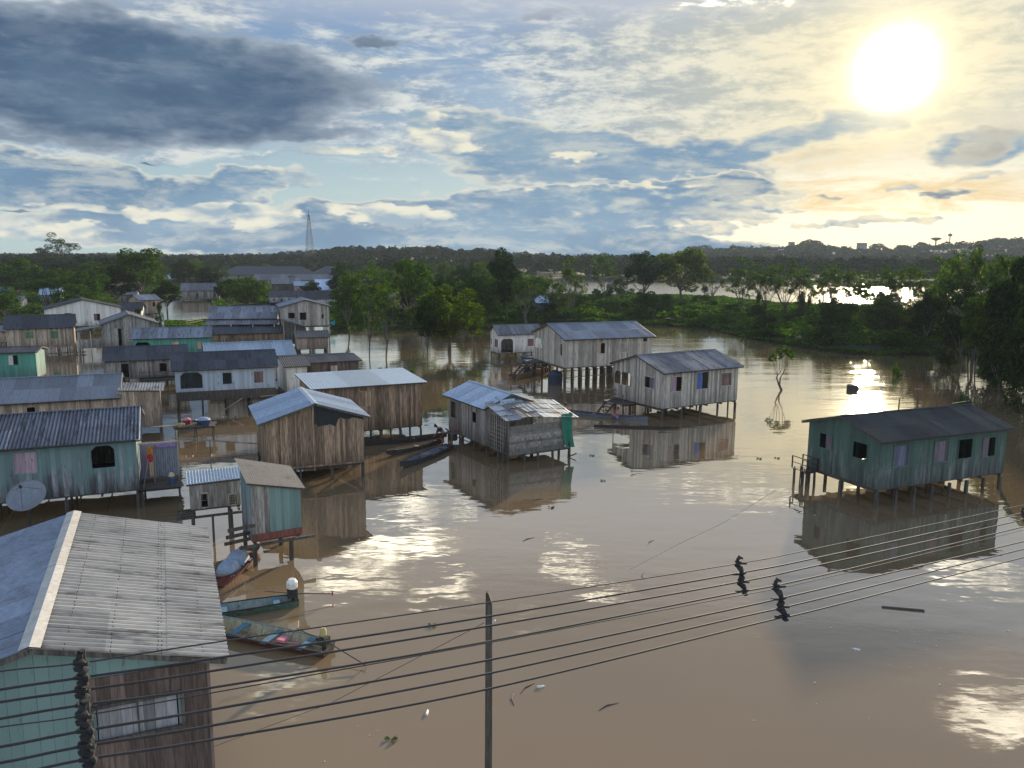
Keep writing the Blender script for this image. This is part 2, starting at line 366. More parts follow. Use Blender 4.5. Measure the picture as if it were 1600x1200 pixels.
L_cec = leafmat('broad_leaves', (.022, .042, .015), (.05, .075, .028), trf=.28, dead=(.3, .14, .03))
L_far = leafmat('distant_leaves', (.012, .027, .010), (.026, .045, .016), trf=.0)
L_grass = leafmat('bank_grass', (.03, .055, .01), (.06, .095, .02), trf=.35)
M_concrete = simple('pale_render', (.20, .20, .20), .9, 0, .2, .6)

# ------------------------------------------------------------------ mesh helpers
class MB:
    def __init__(s): s.v = []; s.f = []
    def add(s, vs, fs):
        o = len(s.v); s.v += [tuple(v) for v in vs]; s.f += [tuple(o + i for i in f) for f in fs]
    def hexa(s, p):  # p: 8 points, bottom 4 ccw then top 4
        s.add(p, [(3, 2, 1, 0), (4, 5, 6, 7), (0, 1, 5, 4), (1, 2, 6, 5), (2, 3, 7, 6), (3, 0, 4, 7)])
    def box(s, x0, x1, y0, y1, z0, z1):
        s.hexa([(x0, y0, z0), (x1, y0, z0), (x1, y1, z0), (x0, y1, z0), (x0, y0, z1), (x1, y0, z1), (x1, y1, z1), (x0, y1, z1)])
    def bar(s, a, b, w, h=None, up=(0, 0, 1)):
        a, b = Vector(a), Vector(b); h = h or w; d = (b - a)
        if d.length < 1e-6: return
        d.normalize(); u = Vector(up)
        if abs(d.dot(u)) > .95: u = Vector((1, 0, 0))
        x = d.cross(u).normalized() * w / 2; y = x.cross(d).normalized() * h / 2
        s.hexa([a - x - y, a + x - y, b + x - y, b - x - y, a - x + y, a + x + y, b + x + y, b - x + y])
    def tube(s, pts, rad, n=6, caps=True):
        pts = [Vector(p) for p in pts]
        if not hasattr(rad, '__len__'): rad = [rad] * len(pts)
        rings = []
        for i, p in enumerate(pts):
            d = (pts[min(i + 1, len(pts) - 1)] - pts[max(i - 1, 0)]).normalized()
            u = Vector((0, 0, 1)) if abs(d.z) < .9 else Vector((1, 0, 0))
            x = d.cross(u).normalized(); y = x.cross(d)
            rings.append([p + (x * math.cos(2 * math.pi * k / n) + y * math.sin(2 * math.pi * k / n)) * rad[i] for k in range(n)])
        vs = [q for r in rings for q in r]; fs = []
        for i in range(len(pts) - 1):
            for k in range(n):
                a = i * n + k; b = i * n + (k + 1) % n
                fs.append((a, b, b + n, a + n))
        if caps: fs.append(tuple(range(n))[::-1]); fs.append(tuple(range((len(pts) - 1) * n, len(pts) * n)))
        s.add(vs, fs)
    def lathe(s, prof, n=14, c=(0, 0, 0)):
        vs = []; fs = []
        for r, z in prof:
            for k in range(n): vs.append((c[0] + r * math.cos(2 * math.pi * k / n), c[1] + r * math.sin(2 * math.pi * k / n), c[2] + z))
        for i in range(len(prof) - 1):
            for k in range(n):
                a = i * n + k; b = i * n + (k + 1) % n; fs.append((a, b, b + n, a + n))
        fs.append(tuple(range(n))[::-1]); m = (len(prof) - 1) * n; fs.append(tuple(range(m, m + n)))
        s.add(vs, fs)
    def mesh(s, name, m):
        me = bpy.data.meshes.new(name); me.from_pydata(s.v, [], s.f); me.update()
        for x in (m if isinstance(m, (list, tuple)) else [m]): me.materials.append(x)
        return me
    def build(s, name, m, parent=None, loc=(0, 0, 0), rz=0, smooth=False):
        if not s.v: return None
        me = s.mesh(name, m)
        if smooth: me.shade_smooth()
        return link(name, me, parent, loc, rz)
def link(name, me, parent=None, loc=(0, 0, 0), rz=0):
    o = bpy.data.objects.new(name, me); COL.objects.link(o); o.location = loc; o.rotation_euler = (0, 0, rz)
    if parent: o.parent = parent
    return o
def tag(o, label=None, cat=None, group=None, kind=None):
    if label: o['label'] = label
    if cat: o['category'] = cat
    if group: o['group'] = group
    if kind: o['kind'] = kind
    return o
def thing(name, label, cat, loc=(0, 0, 0), rz=0, group=None):
    o = bpy.data.objects.new(name, None); COL.objects.link(o); o.empty_display_size = .3
    o.location = loc; o.rotation_euler = (0, 0, rz)
    return tag(o, label, cat, group)
def npmesh(name, verts, k, m):
    "mesh of separate k-gons from an (n*k,3) array"
    n = len(verts) // k
    me = bpy.data.meshes.new(name)
    me.vertices.add(n * k); me.vertices.foreach_set('co', np.asarray(verts, np.float32).ravel())
    me.loops.add(n * k); me.loops.foreach_set('vertex_index', np.arange(n * k, dtype=np.int32))
    me.polygons.add(n); me.polygons.foreach_set('loop_start', np.arange(0, n * k, k, dtype=np.int32))
    me.polygons.foreach_set('loop_total', np.full(n, k, np.int32))
    me.update(calc_edges=True); me.materials.append(m)
    return me

# ------------------------------------------------------------------ water and ground
def water():
    m, T, b = mat('muddy_water', .035, 0, 1.33)
    geo = T.n('ShaderNodeNewGeometry'); P = geo.outputs['Position']
    sep = T.n('ShaderNodeSeparateXYZ'); T.L.new(P, sep.inputs[0])
    big = T.noise(P, .03, 4, .6)[0]
    c = T.mix(T.ss(big, .35, .65), (.25, .175, .098, 1), (.215, .15, .086, 1))
    yy = sep.outputs[1]
    n1 = T.noise(T.vm('MULTIPLY', P, (.55, 1.0, 1)), .55, 3, .5)[0]
    n2 = T.noise(T.vm('MULTIPLY', P, (.5, 1.25, 1)), 1.9, 3, .55)[0]
    n3 = T.noise(T.vm('MULTIPLY', P, (.45, 1.3, 1)), .16, 3, .5)[0]
    calm = T.ss(T.noise(P, .045, 3, .5)[0], .42, .60)              # patches ruffled by the breeze
    far = T.ss(yy, 35.0, 130.0)
    river = T.ss(yy, 190.0, 260.0)
    amp2 = T.m('ADD', T.m('MULTIPLY', T.m('ADD', .16, T.m('MULTIPLY', far, .8)), T.m('ADD', .35, calm)), T.m('MULTIPLY', river, 5.0))
    h = T.m('ADD', T.m('MULTIPLY', n1, .55), T.m('MULTIPLY', n2, T.m('MULTIPLY', amp2, .42)))
    h = T.m('ADD', h, T.m('MULTIPLY', n3, 1.2))
    bp = T.n('ShaderNodeBump'); bp.inputs['Strength'].default_value = 1.0; bp.inputs['Distance'].default_value = .03
    T.L.new(h, bp.inputs['Height'])
    dif = T.n('ShaderNodeBsdfDiffuse'); T.L.new(c, dif.inputs[0])
    gl = T.n('ShaderNodeBsdfGlossy'); gl.inputs[0].default_value = (.97, .94, .88, 1)
    T.L.new(T.ss(yy, 120.0, 260.0, .018, .16), gl.inputs['Roughness']); T.L.new(bp.outputs[0], gl.inputs['Normal'])
    lw = T.n('ShaderNodeLayerWeight'); lw.inputs[0].default_value = .5; T.L.new(bp.outputs[0], lw.inputs['Normal'])
    fr = T.m('POWER', lw.outputs['Facing'], 2.1)
    mx = T.n('ShaderNodeMixShader'); T.L.new(fr, mx.inputs[0]); T.L.new(dif.outputs[0], mx.inputs[1]); T.L.new(gl.outputs[0], mx.inputs[2])
    T.L.new(mx.outputs[0], T.nt.nodes['Material Output'].inputs[0]); T.nt.nodes.remove(b)
    mb = MB(); mb.add([(-6000, -200, 0), (6000, -200, 0), (6000, 6000, 0), (-6000, 6000, 0)], [(0, 1, 2, 3)])
    tag(mb.build('water', m), kind='structure')
water()
M_land = simple('bank_soil', (.018, .026, .012), 1, 0, .35, .15)
def land(name, pix, top=.35, world=None):
    pts = [G(*p) for p in pix] if world is None else [Vector(p) for p in world]
    c = sum((Vector((p.x, p.y, 0)) for p in pts), Vector()) / len(pts)
    mb = MB(); n = len(pts)
    inner = [c + (Vector((p.x, p.y, 0)) - c) * .997 for p in pts]
    mb.add([(p.x, p.y, -.3) for p in pts] + [(p.x, p.y, top) for p in inner], [tuple(range(n, 2 * n))] + [(i, (i + 1) % n, n + (i + 1) % n, n + i) for i in range(n)])
    o = mb.build(name, M_land); tag(o, kind='structure'); return pts
BANK = [(516, 512), (560, 511), (620, 513), (700, 511), (790, 508), (850, 503), (1020, 503), (1100, 512), (1180, 526), (1250, 541), (1330, 552), (1400, 551), (1452, 553), (1490, 545),
        (1540, 560), (1640, 600), (1640, 505), (1500, 498), (1420, 494), (1330, 482), (1215, 478), (1130, 466), (1000, 462), (850, 464), (760, 455), (640, 440), (516, 438)]
bank_pts = land('river_bank', BANK)
land('village_ground', [(-20, 508), (60, 509), (170, 497), (262, 470), (268, 462), (330, 470), (345, 505), (360, 478), (440, 474), (515, 470), (516, 438), (505, 428), (340, 426), (150, 424), (-20, 425)], .3)
land('grass_islet', [(258, 512), (300, 514), (352, 512), (352, 502), (300, 503), (256, 504)], .12)

# wooded land across the river and behind the village: one height field
def wood_edge(u):
    if u < -.45: return 290
    if u < -.17: return 425
    if u < -.05: return 300 + 125 * (u + .17) / .12
    return 425 - 70 * min(1, max(0, (u - .25) / .4))
def hill(x, y):
    def sm(a, b, v):
        t = max(0, min(1, (v - a) / (b - a))); return t * t * (3 - 2 * t)
    u = x / y  # bearing
    edge = 425 - 70 * sm(.25, .65, u)
    edge = wood_edge(u)
    h = 2.2 * sm(edge - 4, edge + 14, y) - 1.0
    ridge = 2 + 14 * sm(.12, .28, u) + 9 * sm(.42, .6, u) + 1.5 * math.sin(u * 23) + 1 * math.sin(u * 51 + 1)
    h += ridge * sm(600, 960, y) * (1 if u > 0 else .5)
    h += 9 * math.exp(-((u + .14) / .13) ** 2) * sm(430, 560, y)
    return h
def hills():
    mb = MB(); nx, ny = 90, 46
    ys = [270 + (2600 - 270) * (j / (ny - 1)) ** 2.0 for j in range(ny)]
    us = [-.95 + 1.95 * i / (nx - 1) for i in range(nx)]
    vs = [(u * y, y, hill(u * y, y)) for y in ys for u in us]
    fs = [(j * nx + i, j * nx + i + 1, (j + 1) * nx + i + 1, (j + 1) * nx + i) for j in range(ny - 1) for i in range(nx - 1)]
    mb.add(vs, fs); tag(mb.build('hills', M_land, smooth=True), kind='structure')
hills()

# ------------------------------------------------------------------ houses
FITS = {"H25": [22.581, 44.742, 0.392, 9.469, 5.179, 0.99, 2.667, 0.745, 0.3, 0.4], "H24": [13.936, 67.462, 0.535, 8.269, 6.283, 0.969, 2.962, 0.967, 0.3, 0.4], "H23": [8.435, 84.487, 0.385, 9.977, 7.738, 1.929, 2.884, 1.144, 0.3, 0.4], "H22": [0.403, 101.134, 0.395, 5.723, 2.769, 0.923, 2.476, 0.816, 0.3, 0.4], "H21": [-1.506, 54.157, -1.048, 5.708, 3.57, 0.702, 2.605, 0.677, 0.3, 0.4], "H17": [-12.056, 59.208, 0.439, 7.587, 10.432, 0.915, 3.123, 0.213, 0.3, 0.4], "H18": [-12.255, 47.167, -1.174, 5.418, 5.553, 1.005, 2.699, 0.866, 0.3, 0.4], "H2": [-26.272, 39.9, 0.405, 13.0, 6.49, 1.051, 2.719, 0.937, 0.3, 0.4], "H3": [-36.095, 55.749, 0.394, 15.0, 6.73, 0.658, 2.314, 1.103, 0.3, 0.4], "H10": [-24.223, 66.753, 0.381, 7.693, 4.475, 1.451, 2.385, 0.947, 0.3, 0.4], "H11": [-26.014, 78.269, 0.408, 7.753, 6.079, 0.997, 2.393, 0.924, 0.3, 0.4], "H13": [-39.071, 117.072, 0.235, 8.852, 7.747, 1.073, 2.82, 1.358, 0.3, 0.4], "H14": [-30.306, 116.155, -1.223, 7.0, 6.513, 2.905, 2.702, 0.904, 0.3, 0.4], "H8": [-42.298, 99.497, 0.318, 8.63, 5.199, 0.909, 1.902, 0.927, 0.3, 0.4], "H9": [-36.923, 80.093, 0.434, 7.176, 5.466, 0.89, 1.836, 0.898, 0.3, 0.4], "H7": [-50.95, 105.935, -1.074, 7.0, 6.105, 1.064, 2.898, 1.098, 0.3, 0.4], "H6": [-71.182, 132.558, -1.02, 7.0, 10.786, 1.161, 2.808, 1.373, 0.3, 0.4], "H5": [-61.018, 103.476, 0.47, 7.364, 6.045, 1.082, 2.494, 1.277, 0.3, 0.4], "H4": [-50.355, 79.966, 0.286, 5.0, 3.287, 0.581, 2.593, 0.301, 0.3, 0.4], "H15": [-19.904, 71.501, 0.443, 1.766, 5.052, 0.883, 2.45, 0.492, 0.3, 0.4], "H16": [-18.951, 81.951, 0.461, 4.698, 5.941, 0.635, 1.747, 0.277, 0.3, 0.4], "H27": [-21.601, 160.437, -1.15, 7.0, 5.341, 1.468, 3.051, 1.016, 0.3, 0.4], "H28": [6.031, 168.654, 0.317, 3.114, 3.066, 0.812, 2.555, 1.068, 0.3, 0.4], "H29": [-73.799, 160.727, 0.732, 3.718, 7.234, 1.118, 2.651, 0.837, 0.3, 0.4], "H1": [-10.838, 18.132, -1.16, 8.163, 6.267, 1.165, 3.533, 0.827, 0.3, 0.4], "H30": [-88.082, 291.849, 0.304, 26.271, 12.791, 1.08, 4.321, 2.661, 0.3, 0.4]}
rnd = random.Random(7)
def plank_wall(mb, org, ux, n, length, z0, topf, holes, w=.19, th=.03, vert=True, jit=.012, r=None, bottom_jit=.03):
    "boards along a wall; org+ux*u is the foot line, n the outward normal, holes = (u0,u1,za,zb)"
    r = r or rnd
    if vert:
        xs = [0.0]
        while xs[-1] < length - .05: xs.append(xs[-1] + w * r.uniform(.8, 1.2))
        xs[-1] = length
        cuts = sorted(set([x for x in xs] + [min(length, max(0, h[i])) for h in holes for i in (0, 1)]))
        for a, b in zip(cuts, cuts[1:]):
            if b - a < .008: continue
            mid = (a + b) / 2; o = r.uniform(0, jit)
            segs = [(z0 - r.uniform(0, bottom_jit), None)]
            hs = sorted([h for h in holes if h[0] <= mid <= h[1]], key=lambda h: h[2])
            pieces = []; zc = z0 - r.uniform(0, bottom_jit)
            for h in hs:
                if h[2] > zc + .01: pieces.append((zc, h[2], False))
                zc = max(zc, h[3])
            pieces.append((zc, None, True))
            for p0, p1, last in pieces:
                ta, tb = (topf(a), topf(b)) if last else (p1, p1)
                if max(ta, tb) <= p0 + .01: continue
                A = org + ux * (a + .002); B = org + ux * (b - .002)
                q = n * o; qq = n * (o - th)
                mb.hexa([A + q + Vector((0, 0, p0)), B + q + Vector((0, 0, p0)), B + qq + Vector((0, 0, p0)), A + qq + Vector((0, 0, p0)),
                         A + q + Vector((0, 0, ta)), B + q + Vector((0, 0, tb)), B + qq + Vector((0, 0, tb)), A + qq + Vector((0, 0, ta))])
    else:
        z = z0; zt = max(topf(0), topf(length), topf(length / 2))
        zs = [z0]
        while zs[-1] < zt - .03: zs.append(zs[-1] + w)
        zs[-1] = zt
        for a, b in zip(zs, zs[1:]):
            us = [(0, length)]
            for h in holes:
                if h[2] < (a + b) / 2 < h[3]:
                    us = [s for u in us for s in ((u[0], min(u[1], h[0])), (max(u[0], h[1]), u[1])) if s[1] - s[0] > .02]
            for u0, u1 in us:
                o = r.uniform(0, jit * 1.5); A = org + ux * u0; B = org + ux * u1
                mb.hexa([A + n * o + Vector((0, 0, a)), B + n * o + Vector((0, 0, a)), B + n * (o - th) + Vector((0, 0, a)), A + n * (o - th) + Vector((0, 0, a)),
                         A + n * o + Vector((0, 0, b - .006)), B + n * o + Vector((0, 0, b - .006)), B + n * (o - th) + Vector((0, 0, b - .006)), A + n * (o - th) + Vector((0, 0, b - .006))])
def corr_sheet(mb, p0, pu, pv, pitch=.18, amp=.022, sheet=1.0, rows=1, r=None, lift=.0):
    "corrugated sheets covering p0 + pu*s + pv*t; ribs run along pv; every sheet is an island of its own"
    r = r or rnd
    nrm = pu.cross(pv).normalized()
    if nrm.z < 0: nrm = -nrm
    L = pu.length; V = pv.length; u = pu.normalized(); v = pv.normalized()
    ns = max(1, round(L / sheet)); sw = L / ns
    for row in range(rows):
        va = V * row / rows - (.07 if row else 0); vb = V * (row + 1) / rows
        for i in range(ns):
            a = i * sw; b = (i + 1) * sw + .04
            if i == ns - 1: b = L
            k = max(4, math.ceil((b - a) / pitch * (8 if pitch < .22 else 6))); lft = (.006 if i % 2 else 0) + (rows - 1 - row) * .0 + r.uniform(0, .006) + (.012 if row == 0 and rows > 1 else 0) + lift
            vs = []; da = r.uniform(-.03, .03)
            for j in range(k + 1):
                s = a + (b - a) * j / k; o = amp * math.sin(2 * math.pi * s / pitch) + lft
                vs.append(p0 + u * s + v * (va + (da if row == 0 and False else 0)) + nrm * o)
                vs.append(p0 + u * s + v * (vb + (da if row == rows - 1 else 0)) + nrm * o)
            mb.add(vs, [(2 * j, 2 * j + 2, 2 * j + 3, 2 * j + 1) for j in range(k)])
def house(key, label, wall, roof, openings=(), name='stilt_house', group='wooden houses on stilts in the flooded settlement', cat='house', mono=False, roof2=None,
          stilt_step=1.9, plank=.19, pitch=.18, amp=.02, rows=1, sheet=1.0, walls={}, vert={}, P=None, cap=None, stilts=True, skipwall='', shutcol=None, fascia=W_dark, facemat=None, detail=True, ground=0.0, seed=None, postm=None):
    cx, cy, th, L, W, zf, h, r, og, oe = P or FITS[key]
    rr = random.Random(seed if seed is not None else key)
    if mono:
        s = W * .5; cx += math.sin(th) * s * .5; cy -= math.cos(th) * s * .5; W = s
    root = thing(name, label, cat, (cx, cy, 0), th, group)
    Mi = Matrix.Rotation(-th, 3, 'Z')
    def loc(p): return Mi @ (Vector(p) - Vector((cx, cy, 0)))
    top = (lambda y: zf + h + r * (y + W / 2) / W) if mono else (lambda y: zf + h + r * (1 - abs(y) / (W / 2)))
    sides = {'f': (Vector((-L / 2, -W / 2, 0)), Vector((1, 0, 0)), Vector((0, -1, 0)), L, lambda u: top(-W / 2)),
             'b': (Vector((-L / 2, W / 2, 0)), Vector((1, 0, 0)), Vector((0, 1, 0)), L, lambda u: top(W / 2)),
             'l': (Vector((-L / 2, -W / 2, 0)), Vector((0, 1, 0)), Vector((-1, 0, 0)), W, lambda u: top(-W / 2 + u) - .03),
             'r': (Vector((L / 2, -W / 2, 0)), Vector((0, 1, 0)), Vector((1, 0, 0)), W, lambda u: top(-W / 2 + u) - .03)}
    def on_wall(side, px, py):
        org, ux, n, ln, tf = sides[side]
        o = loc((0, 0, CH)) ; d = Mi @ ray(px, py)
        t = (org - o).dot(n) / d.dot(n); p = o + d * t
        return (p - org).dot(ux), p.z
    holes = {k: [] for k in 'fblr'}; wins = []
    for op in openings:
        side, x0, y0, x1, y1, kind = op[:6]; mt = op[6] if len(op) > 6 else None
        if kind == 'uv': raise ValueError
        a = on_wall(side, x0, y0); b = on_wall(side, x1, y1); ln = sides[side][3]
        u0, u1 = sorted((a[0], b[0])); z0, z1 = sorted((a[1], b[1]))
        u0 = max(.08, u0); u1 = min(ln - .08, u1); z0 = max(zf + .02, z0); 
        if kind != 'gap': z1 = min(z1, zf + h - .05)
        if u1 - u0 < .1 or z1 - z0 < .1: continue
        holes[side].append((u0, u1, z0, z1)); wins.append((side, u0, u1, z0, z1, kind, mt))
    for s_, (org, ux, n, ln, tf) in sides.items():
        if s_ in skipwall: continue
        mb = MB()
        # gable walls sit between the long walls
        if s_ in 'lr': o2 = org + ux * .035; l2 = ln - .07; tf2 = (lambda u, tf=tf: tf(u + .035)); hl = [(a - .035, b - .035, c, d) for a, b, c, d in holes[s_]]
        else: o2, l2, tf2, hl = org, ln, tf, holes[s_]
        plank_wall(mb, o2, ux, n, l2, zf, tf2, hl, plank, vert=vert.get(s_, True), r=rr)
        mb.build('wall', walls.get(s_, wall), root)
    fl = MB(); fl.box(-L / 2 + .04, L / 2 - .04, -W / 2 + .04, W / 2 - .04, zf - .09, zf - .01)
    for k in range(int(L / 1.5) + 1):
        x = -L / 2 + .1 + k * (L - .2) / int(L / 1.5); fl.box(x - .04, x + .04, -W / 2 + .03, W / 2 - .03, zf - .23, zf - .092)
    fl.build('floor', W_dark, root)
    # roof
    rf = MB(); yo = oe
    if mono:
        sl = r / W; a = Vector((-L / 2 - og, -W / 2 - yo, zf + h - sl * yo + .05)); pv = Vector((0, W + 2 * yo, sl * (W + 2 * yo)))
        corr_sheet(rf, a, Vector((L + 2 * og, 0, 0)), pv, pitch, amp, sheet, rows, rr)
        rf.build('roof', roof, root)
    else:
        sl = r / (W / 2); zr = zf + h + r + .05; ze = zf + h - sl * yo + .05
        rfb = MB() if roof2 else rf
        corr_sheet(rf, Vector((-L / 2 - og, -W / 2 - yo, ze)), Vector((L + 2 * og, 0, 0)), Vector((0, W / 2 + yo, zr - ze)), pitch, amp, sheet, rows, rr)
        corr_sheet(rfb, Vector((-L / 2 - og, W / 2 + yo, ze)), Vector((L + 2 * og, 0, 0)), Vector((0, -W / 2 - yo, zr - ze)), pitch, amp, sheet, rows, rr)
        ro = rf.build('roof', roof, root)
        if roof2: rfb.build('roof', roof2, root)
        c = MB(); cw = .19 if cap else .13
        for a, b in ((-L / 2 - og - .02, 0), (0, L / 2 + og + .02)):
            for sg in (-1, 1):
                zz = zr + amp + .028 + (.004 if a < 0 else 0)
                c.add([(a, 0, zz), (b, 0, zz), (b, sg * cw, zz - sl * cw - .004), (a, sg * cw, zz - sl * cw - .004)], [(0, 1, 2, 3)])
        c.build('ridge_cap', cap or roof, ro)
    # rafters and barge boards under the roof edge
    b = MB()
    if mono:
        for x in (-L / 2 - og + .06, L / 2 + og - .06):
            b = MB(); b.bar((x, -W / 2 - yo + .05, zf + h - sl * yo - .01), (x, W / 2 + yo - .05, zf + h + r + sl * yo - .01), .05, .1); b.build('rafter', fascia, root)
        b = MB(); b.bar((-L / 2 - og + .1, -W / 2 - yo + .1, zf + h - sl * yo - .03), (L / 2 + og - .1, -W / 2 - yo + .1, zf + h - sl * yo - .03), .05, .07)
    else:
        for x in (-L / 2 - og + .06, L / 2 + og - .06):
            for sg in (-1, 1): b.bar((x, sg * (W / 2 + yo - .05), ze - .075 + sl * .05), (x, sg * .03, zr - .075), .05, .11)
        for sg in (-1, 1): b.bar((-L / 2 - og + .1, sg * (W / 2 + yo - .1), ze - .075), (L / 2 + og - .1, sg * (W / 2 + yo - .1), ze - .075), .05, .07)
    b.build('rafter', fascia, root)
    # stilts
    if stilts:
        nx = max(2, round(L / stilt_step) + 1); ny = max(2, round(W / 2.2) + 1)
        for i in range(nx):
            for j in range(ny):
                x = -L / 2 + .08 + (L - .16) * i / (nx - 1); y = -W / 2 + .08 + (W - .16) * j / (ny - 1)
                s = MB(); w_ = rr.uniform(.055, .085); dx, dy = rr.uniform(-.06, .06), rr.uniform(-.06, .06)
                s.bar((x + dx, y + dy, -1.2), (x, y, zf - .235), 2 * w_, 2 * w_, up=(0, 1, 0)); s.build('stilt', postm or W_post, root)
    # windows and doors
    for side, u0, u1, z0, z1, kind, mt in wins:
        org, ux, n, ln, tf = sides[side]
        def P3(u, z, o=0.0): return org + ux * u + n * o + Vector((0, 0, z))
        t = .05; fr = MB()
        if kind == 'gap': continue
        isdoor = z0 < zf + .25 and (z1 - z0) > 1.5
        if kind in ('open', 'half', 'grille', 'shut', 'ajar'):
            for (a, b_) in (((u0, z0), (u0, z1)), ((u1, z0), (u1, z1)), ((u0, z1), (u1, z1))) + (() if isdoor else (((u0, z0), (u1, z0)),)):
                fr.bar(P3(a[0], a[1], .022), P3(b_[0], b_[1], .022), t, .05, up=n)
            fo = fr.build('door' if isdoor else 'window', facemat or wall, root)
        elif kind == 'panel': fo = root
        else:
            # veranda opening with cut corners
            c_ = min(.28, (u1 - u0) * .2)
            for uu, sg in ((u0, 1), (u1, -1)):
                fr.add([P3(uu, z1, .016), P3(uu, z1 - c_, .016), P3(uu + sg * c_, z1, .016), P3(uu, z1, -.03), P3(uu, z1 - c_, -.03), P3(uu + sg * c_, z1, -.03)],
                       [(0, 1, 2), (3, 5, 4), (0, 3, 4, 1), (1, 4, 5, 2), (2, 5, 3, 0)])
            fo = fr.build('veranda_opening', facemat or wall, root)
        if kind in ('shut', 'half', 'ajar', 'panel'):
            s = MB(); e = u1 - .02 if kind in ('shut', 'panel') else u0 + (u1 - u0) * .5
            k = max(2, int((e - u0) / .2)); 
            for i in range(k):
                a = u0 + .02 + (e - u0 - .02) * i / k; b_ = u0 + .02 + (e - u0 - .02) * (i + 1) / k - .006; o = rr.uniform(.004, .012)
                A = [P3(a, z0 + .02, o - .03), P3(b_, z0 + .02, o - .03), P3(b_, z0 + .02, o), P3(a, z0 + .02, o), P3(a, z1 - .02, o - .03), P3(b_, z1 - .02, o - .03), P3(b_, z1 - .02, o), P3(a, z1 - .02, o)]
                s.hexa(A)
            s.build('door_leaf' if isdoor else 'shutter', mt or wall, fo)
        if kind == 'grille':
            s = MB()
            for i in range(1, 5): s.bar(P3(u0 + (u1 - u0) * i / 5, z0, 0), P3(u0 + (u1 - u0) * i / 5, z1, 0), .025)
            for i in range(1, 4): s.bar(P3(u0, z0 + (z1 - z0) * i / 4, 0), P3(u1, z0 + (z1 - z0) * i / 4, 0), .025)
            s.build('grille', W_lightpost, fo)
    return root, sides, on_wall, (cx, cy, th, L, W, zf, h, r)
def rail(name, pts, m, parent=None, w=.05):
    mb = MB()
    for a, b in zip(pts, pts[1:]): mb.bar(a, b, w)
    return mb.build(name, m, parent)
def deck(root, x0, x1, y0, y1, z, m=W_post, step=1.4, railz=None, name='deck', legs=True, boards='x'):
    mb = MB(); w = .16
    if boards == 'x':
        k = max(1, int((y1 - y0) / w))
        for i in range(k): mb.box(x0 - rnd.uniform(0, .12), x1 + rnd.uniform(0, .12), y0 + (y1 - y0) * i / k, y0 + (y1 - y0) * (i + 1) / k - .015, z - .035 + rnd.uniform(0, .01), z)
    else:
        k = max(1, int((x1 - x0) / w))
        for i in range(k): mb.box(x0 + (x1 - x0) * i / k, x0 + (x1 - x0) * (i + 1) / k - .015, y0 - rnd.uniform(0, .12), y1 + rnd.uniform(0, .12), z - .035 + rnd.uniform(0, .01), z)
    for y in (y0 + .12, y1 - .12): mb.bar((x0, y, z - .09), (x1, y, z - .09), .07, .1)
    d = mb.build(name, m, root)
    if legs:
        nx = max(2, int((x1 - x0) / step) + 1)
        for i in range(nx):
            for y in (y0 + .1, y1 - .1):
                x = x0 + .1 + (x1 - x0 - .2) * i / (nx - 1); s = MB(); s.bar((x + rnd.uniform(-.08, .08), y + rnd.uniform(-.08, .08), -1), (x, y, z - .145), .1, up=(0, 1, 0)); s.build('post', m, root)
    if railz:
        mb = MB()
        for (a, b) in (((x0, y0), (x1, y0)), ((x0, y0), (x0, y1)), ((x1, y0), (x1, y1))):
            mb.bar((*a, z + railz), (*b, z + railz), .05); mb.bar((*a, z + railz * .5), (*b, z + railz * .5), .04); mb.bar((*a, z), (*a, z + railz), .06); mb.bar((*b, z), (*b, z + railz), .06)
        mb.build('railing', m, root)
    return d

# the house with the big roof in the near left corner
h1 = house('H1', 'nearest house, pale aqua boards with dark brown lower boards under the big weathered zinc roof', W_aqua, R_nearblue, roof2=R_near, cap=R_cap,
           pitch=.19, amp=.034, rows=3, sheet=.95, plank=.26, seed=3,
           openings=[('r', 148, 1088, 282, 1155, 'panel', M_greyp)])
# brown boards nailed over the lower right part of its gable wall
root, sides, ow, prm = h1
org, ux, n, ln, tf = sides['r']
mb = MB()
uA, _ = ow('r', 128, 1090); uW0, zW0 = ow('r', 146, 1160); uW1, zW1 = ow('r', 284, 1078)
zt0 = ow('r', 128, 1062)[1]; zt1 = ow('r', 300, 1036)[1]
plank_wall(mb, org + ux * uA, ux, n, ln - uA + .02, prm[5] - .1, lambda u: zt0 + (zt1 - zt0) * u / (ln - uA) * 1.0, [(uW0 - uA, uW1 - uA, zW0, zW1)], .24, .03, r=random.Random(5))
o = mb.build('lower_boards', W_red, root); o.location = n * .04
mb = MB()
for a, b in (((uW0, zW0), (uW1, zW0)), ((uW0, zW1), (uW1, zW1)), ((uW0, zW0), (uW0, zW1)), ((uW1, zW0), (uW1, zW1))):
    mb.bar(org + ux * a[0] + n * .07 + Vector((0, 0, a[1])), org + ux * b[0] + n * .07 + Vector((0, 0, b[1])), .07, .05, up=n)
mb.build('window_frame', W_dark, root)
mb = MB(); um = (uW0 + uW1) / 2; mb.bar(org + ux * um + n * .03 + Vector((0, 0, zW0)), org + ux * um + n * .03 + Vector((0, 0, zW1)), .03, .03, up=n); mb.build('mullion', W_dark, root)
_, _, _, L_1, W_1, zf_1, h_1, r_1 = prm; og_1, oe_1 = .3, .4
scr = MB(); slp = r_1 / (W_1 / 2); rt = random.Random(4)
for t in (.16, .38, .62, .64, .86):
    x = -L_1 / 2 - og_1
    while x < L_1 / 2 + og_1:
        x += .19; y = (W_1 / 2 + oe_1) * t + rt.uniform(-.012, .012); z = zf_1 + h_1 + r_1 + .05 - slp * y + .05
        if rt.random() < .8: scr.box(x - .022, x + .018, y - .008, y + .008, z - .03, z + .004)
scr.build('screw_rows', M_iron, [c for c in root.children if c.name.startswith('roof')][1])['kind'] = 'stuff'

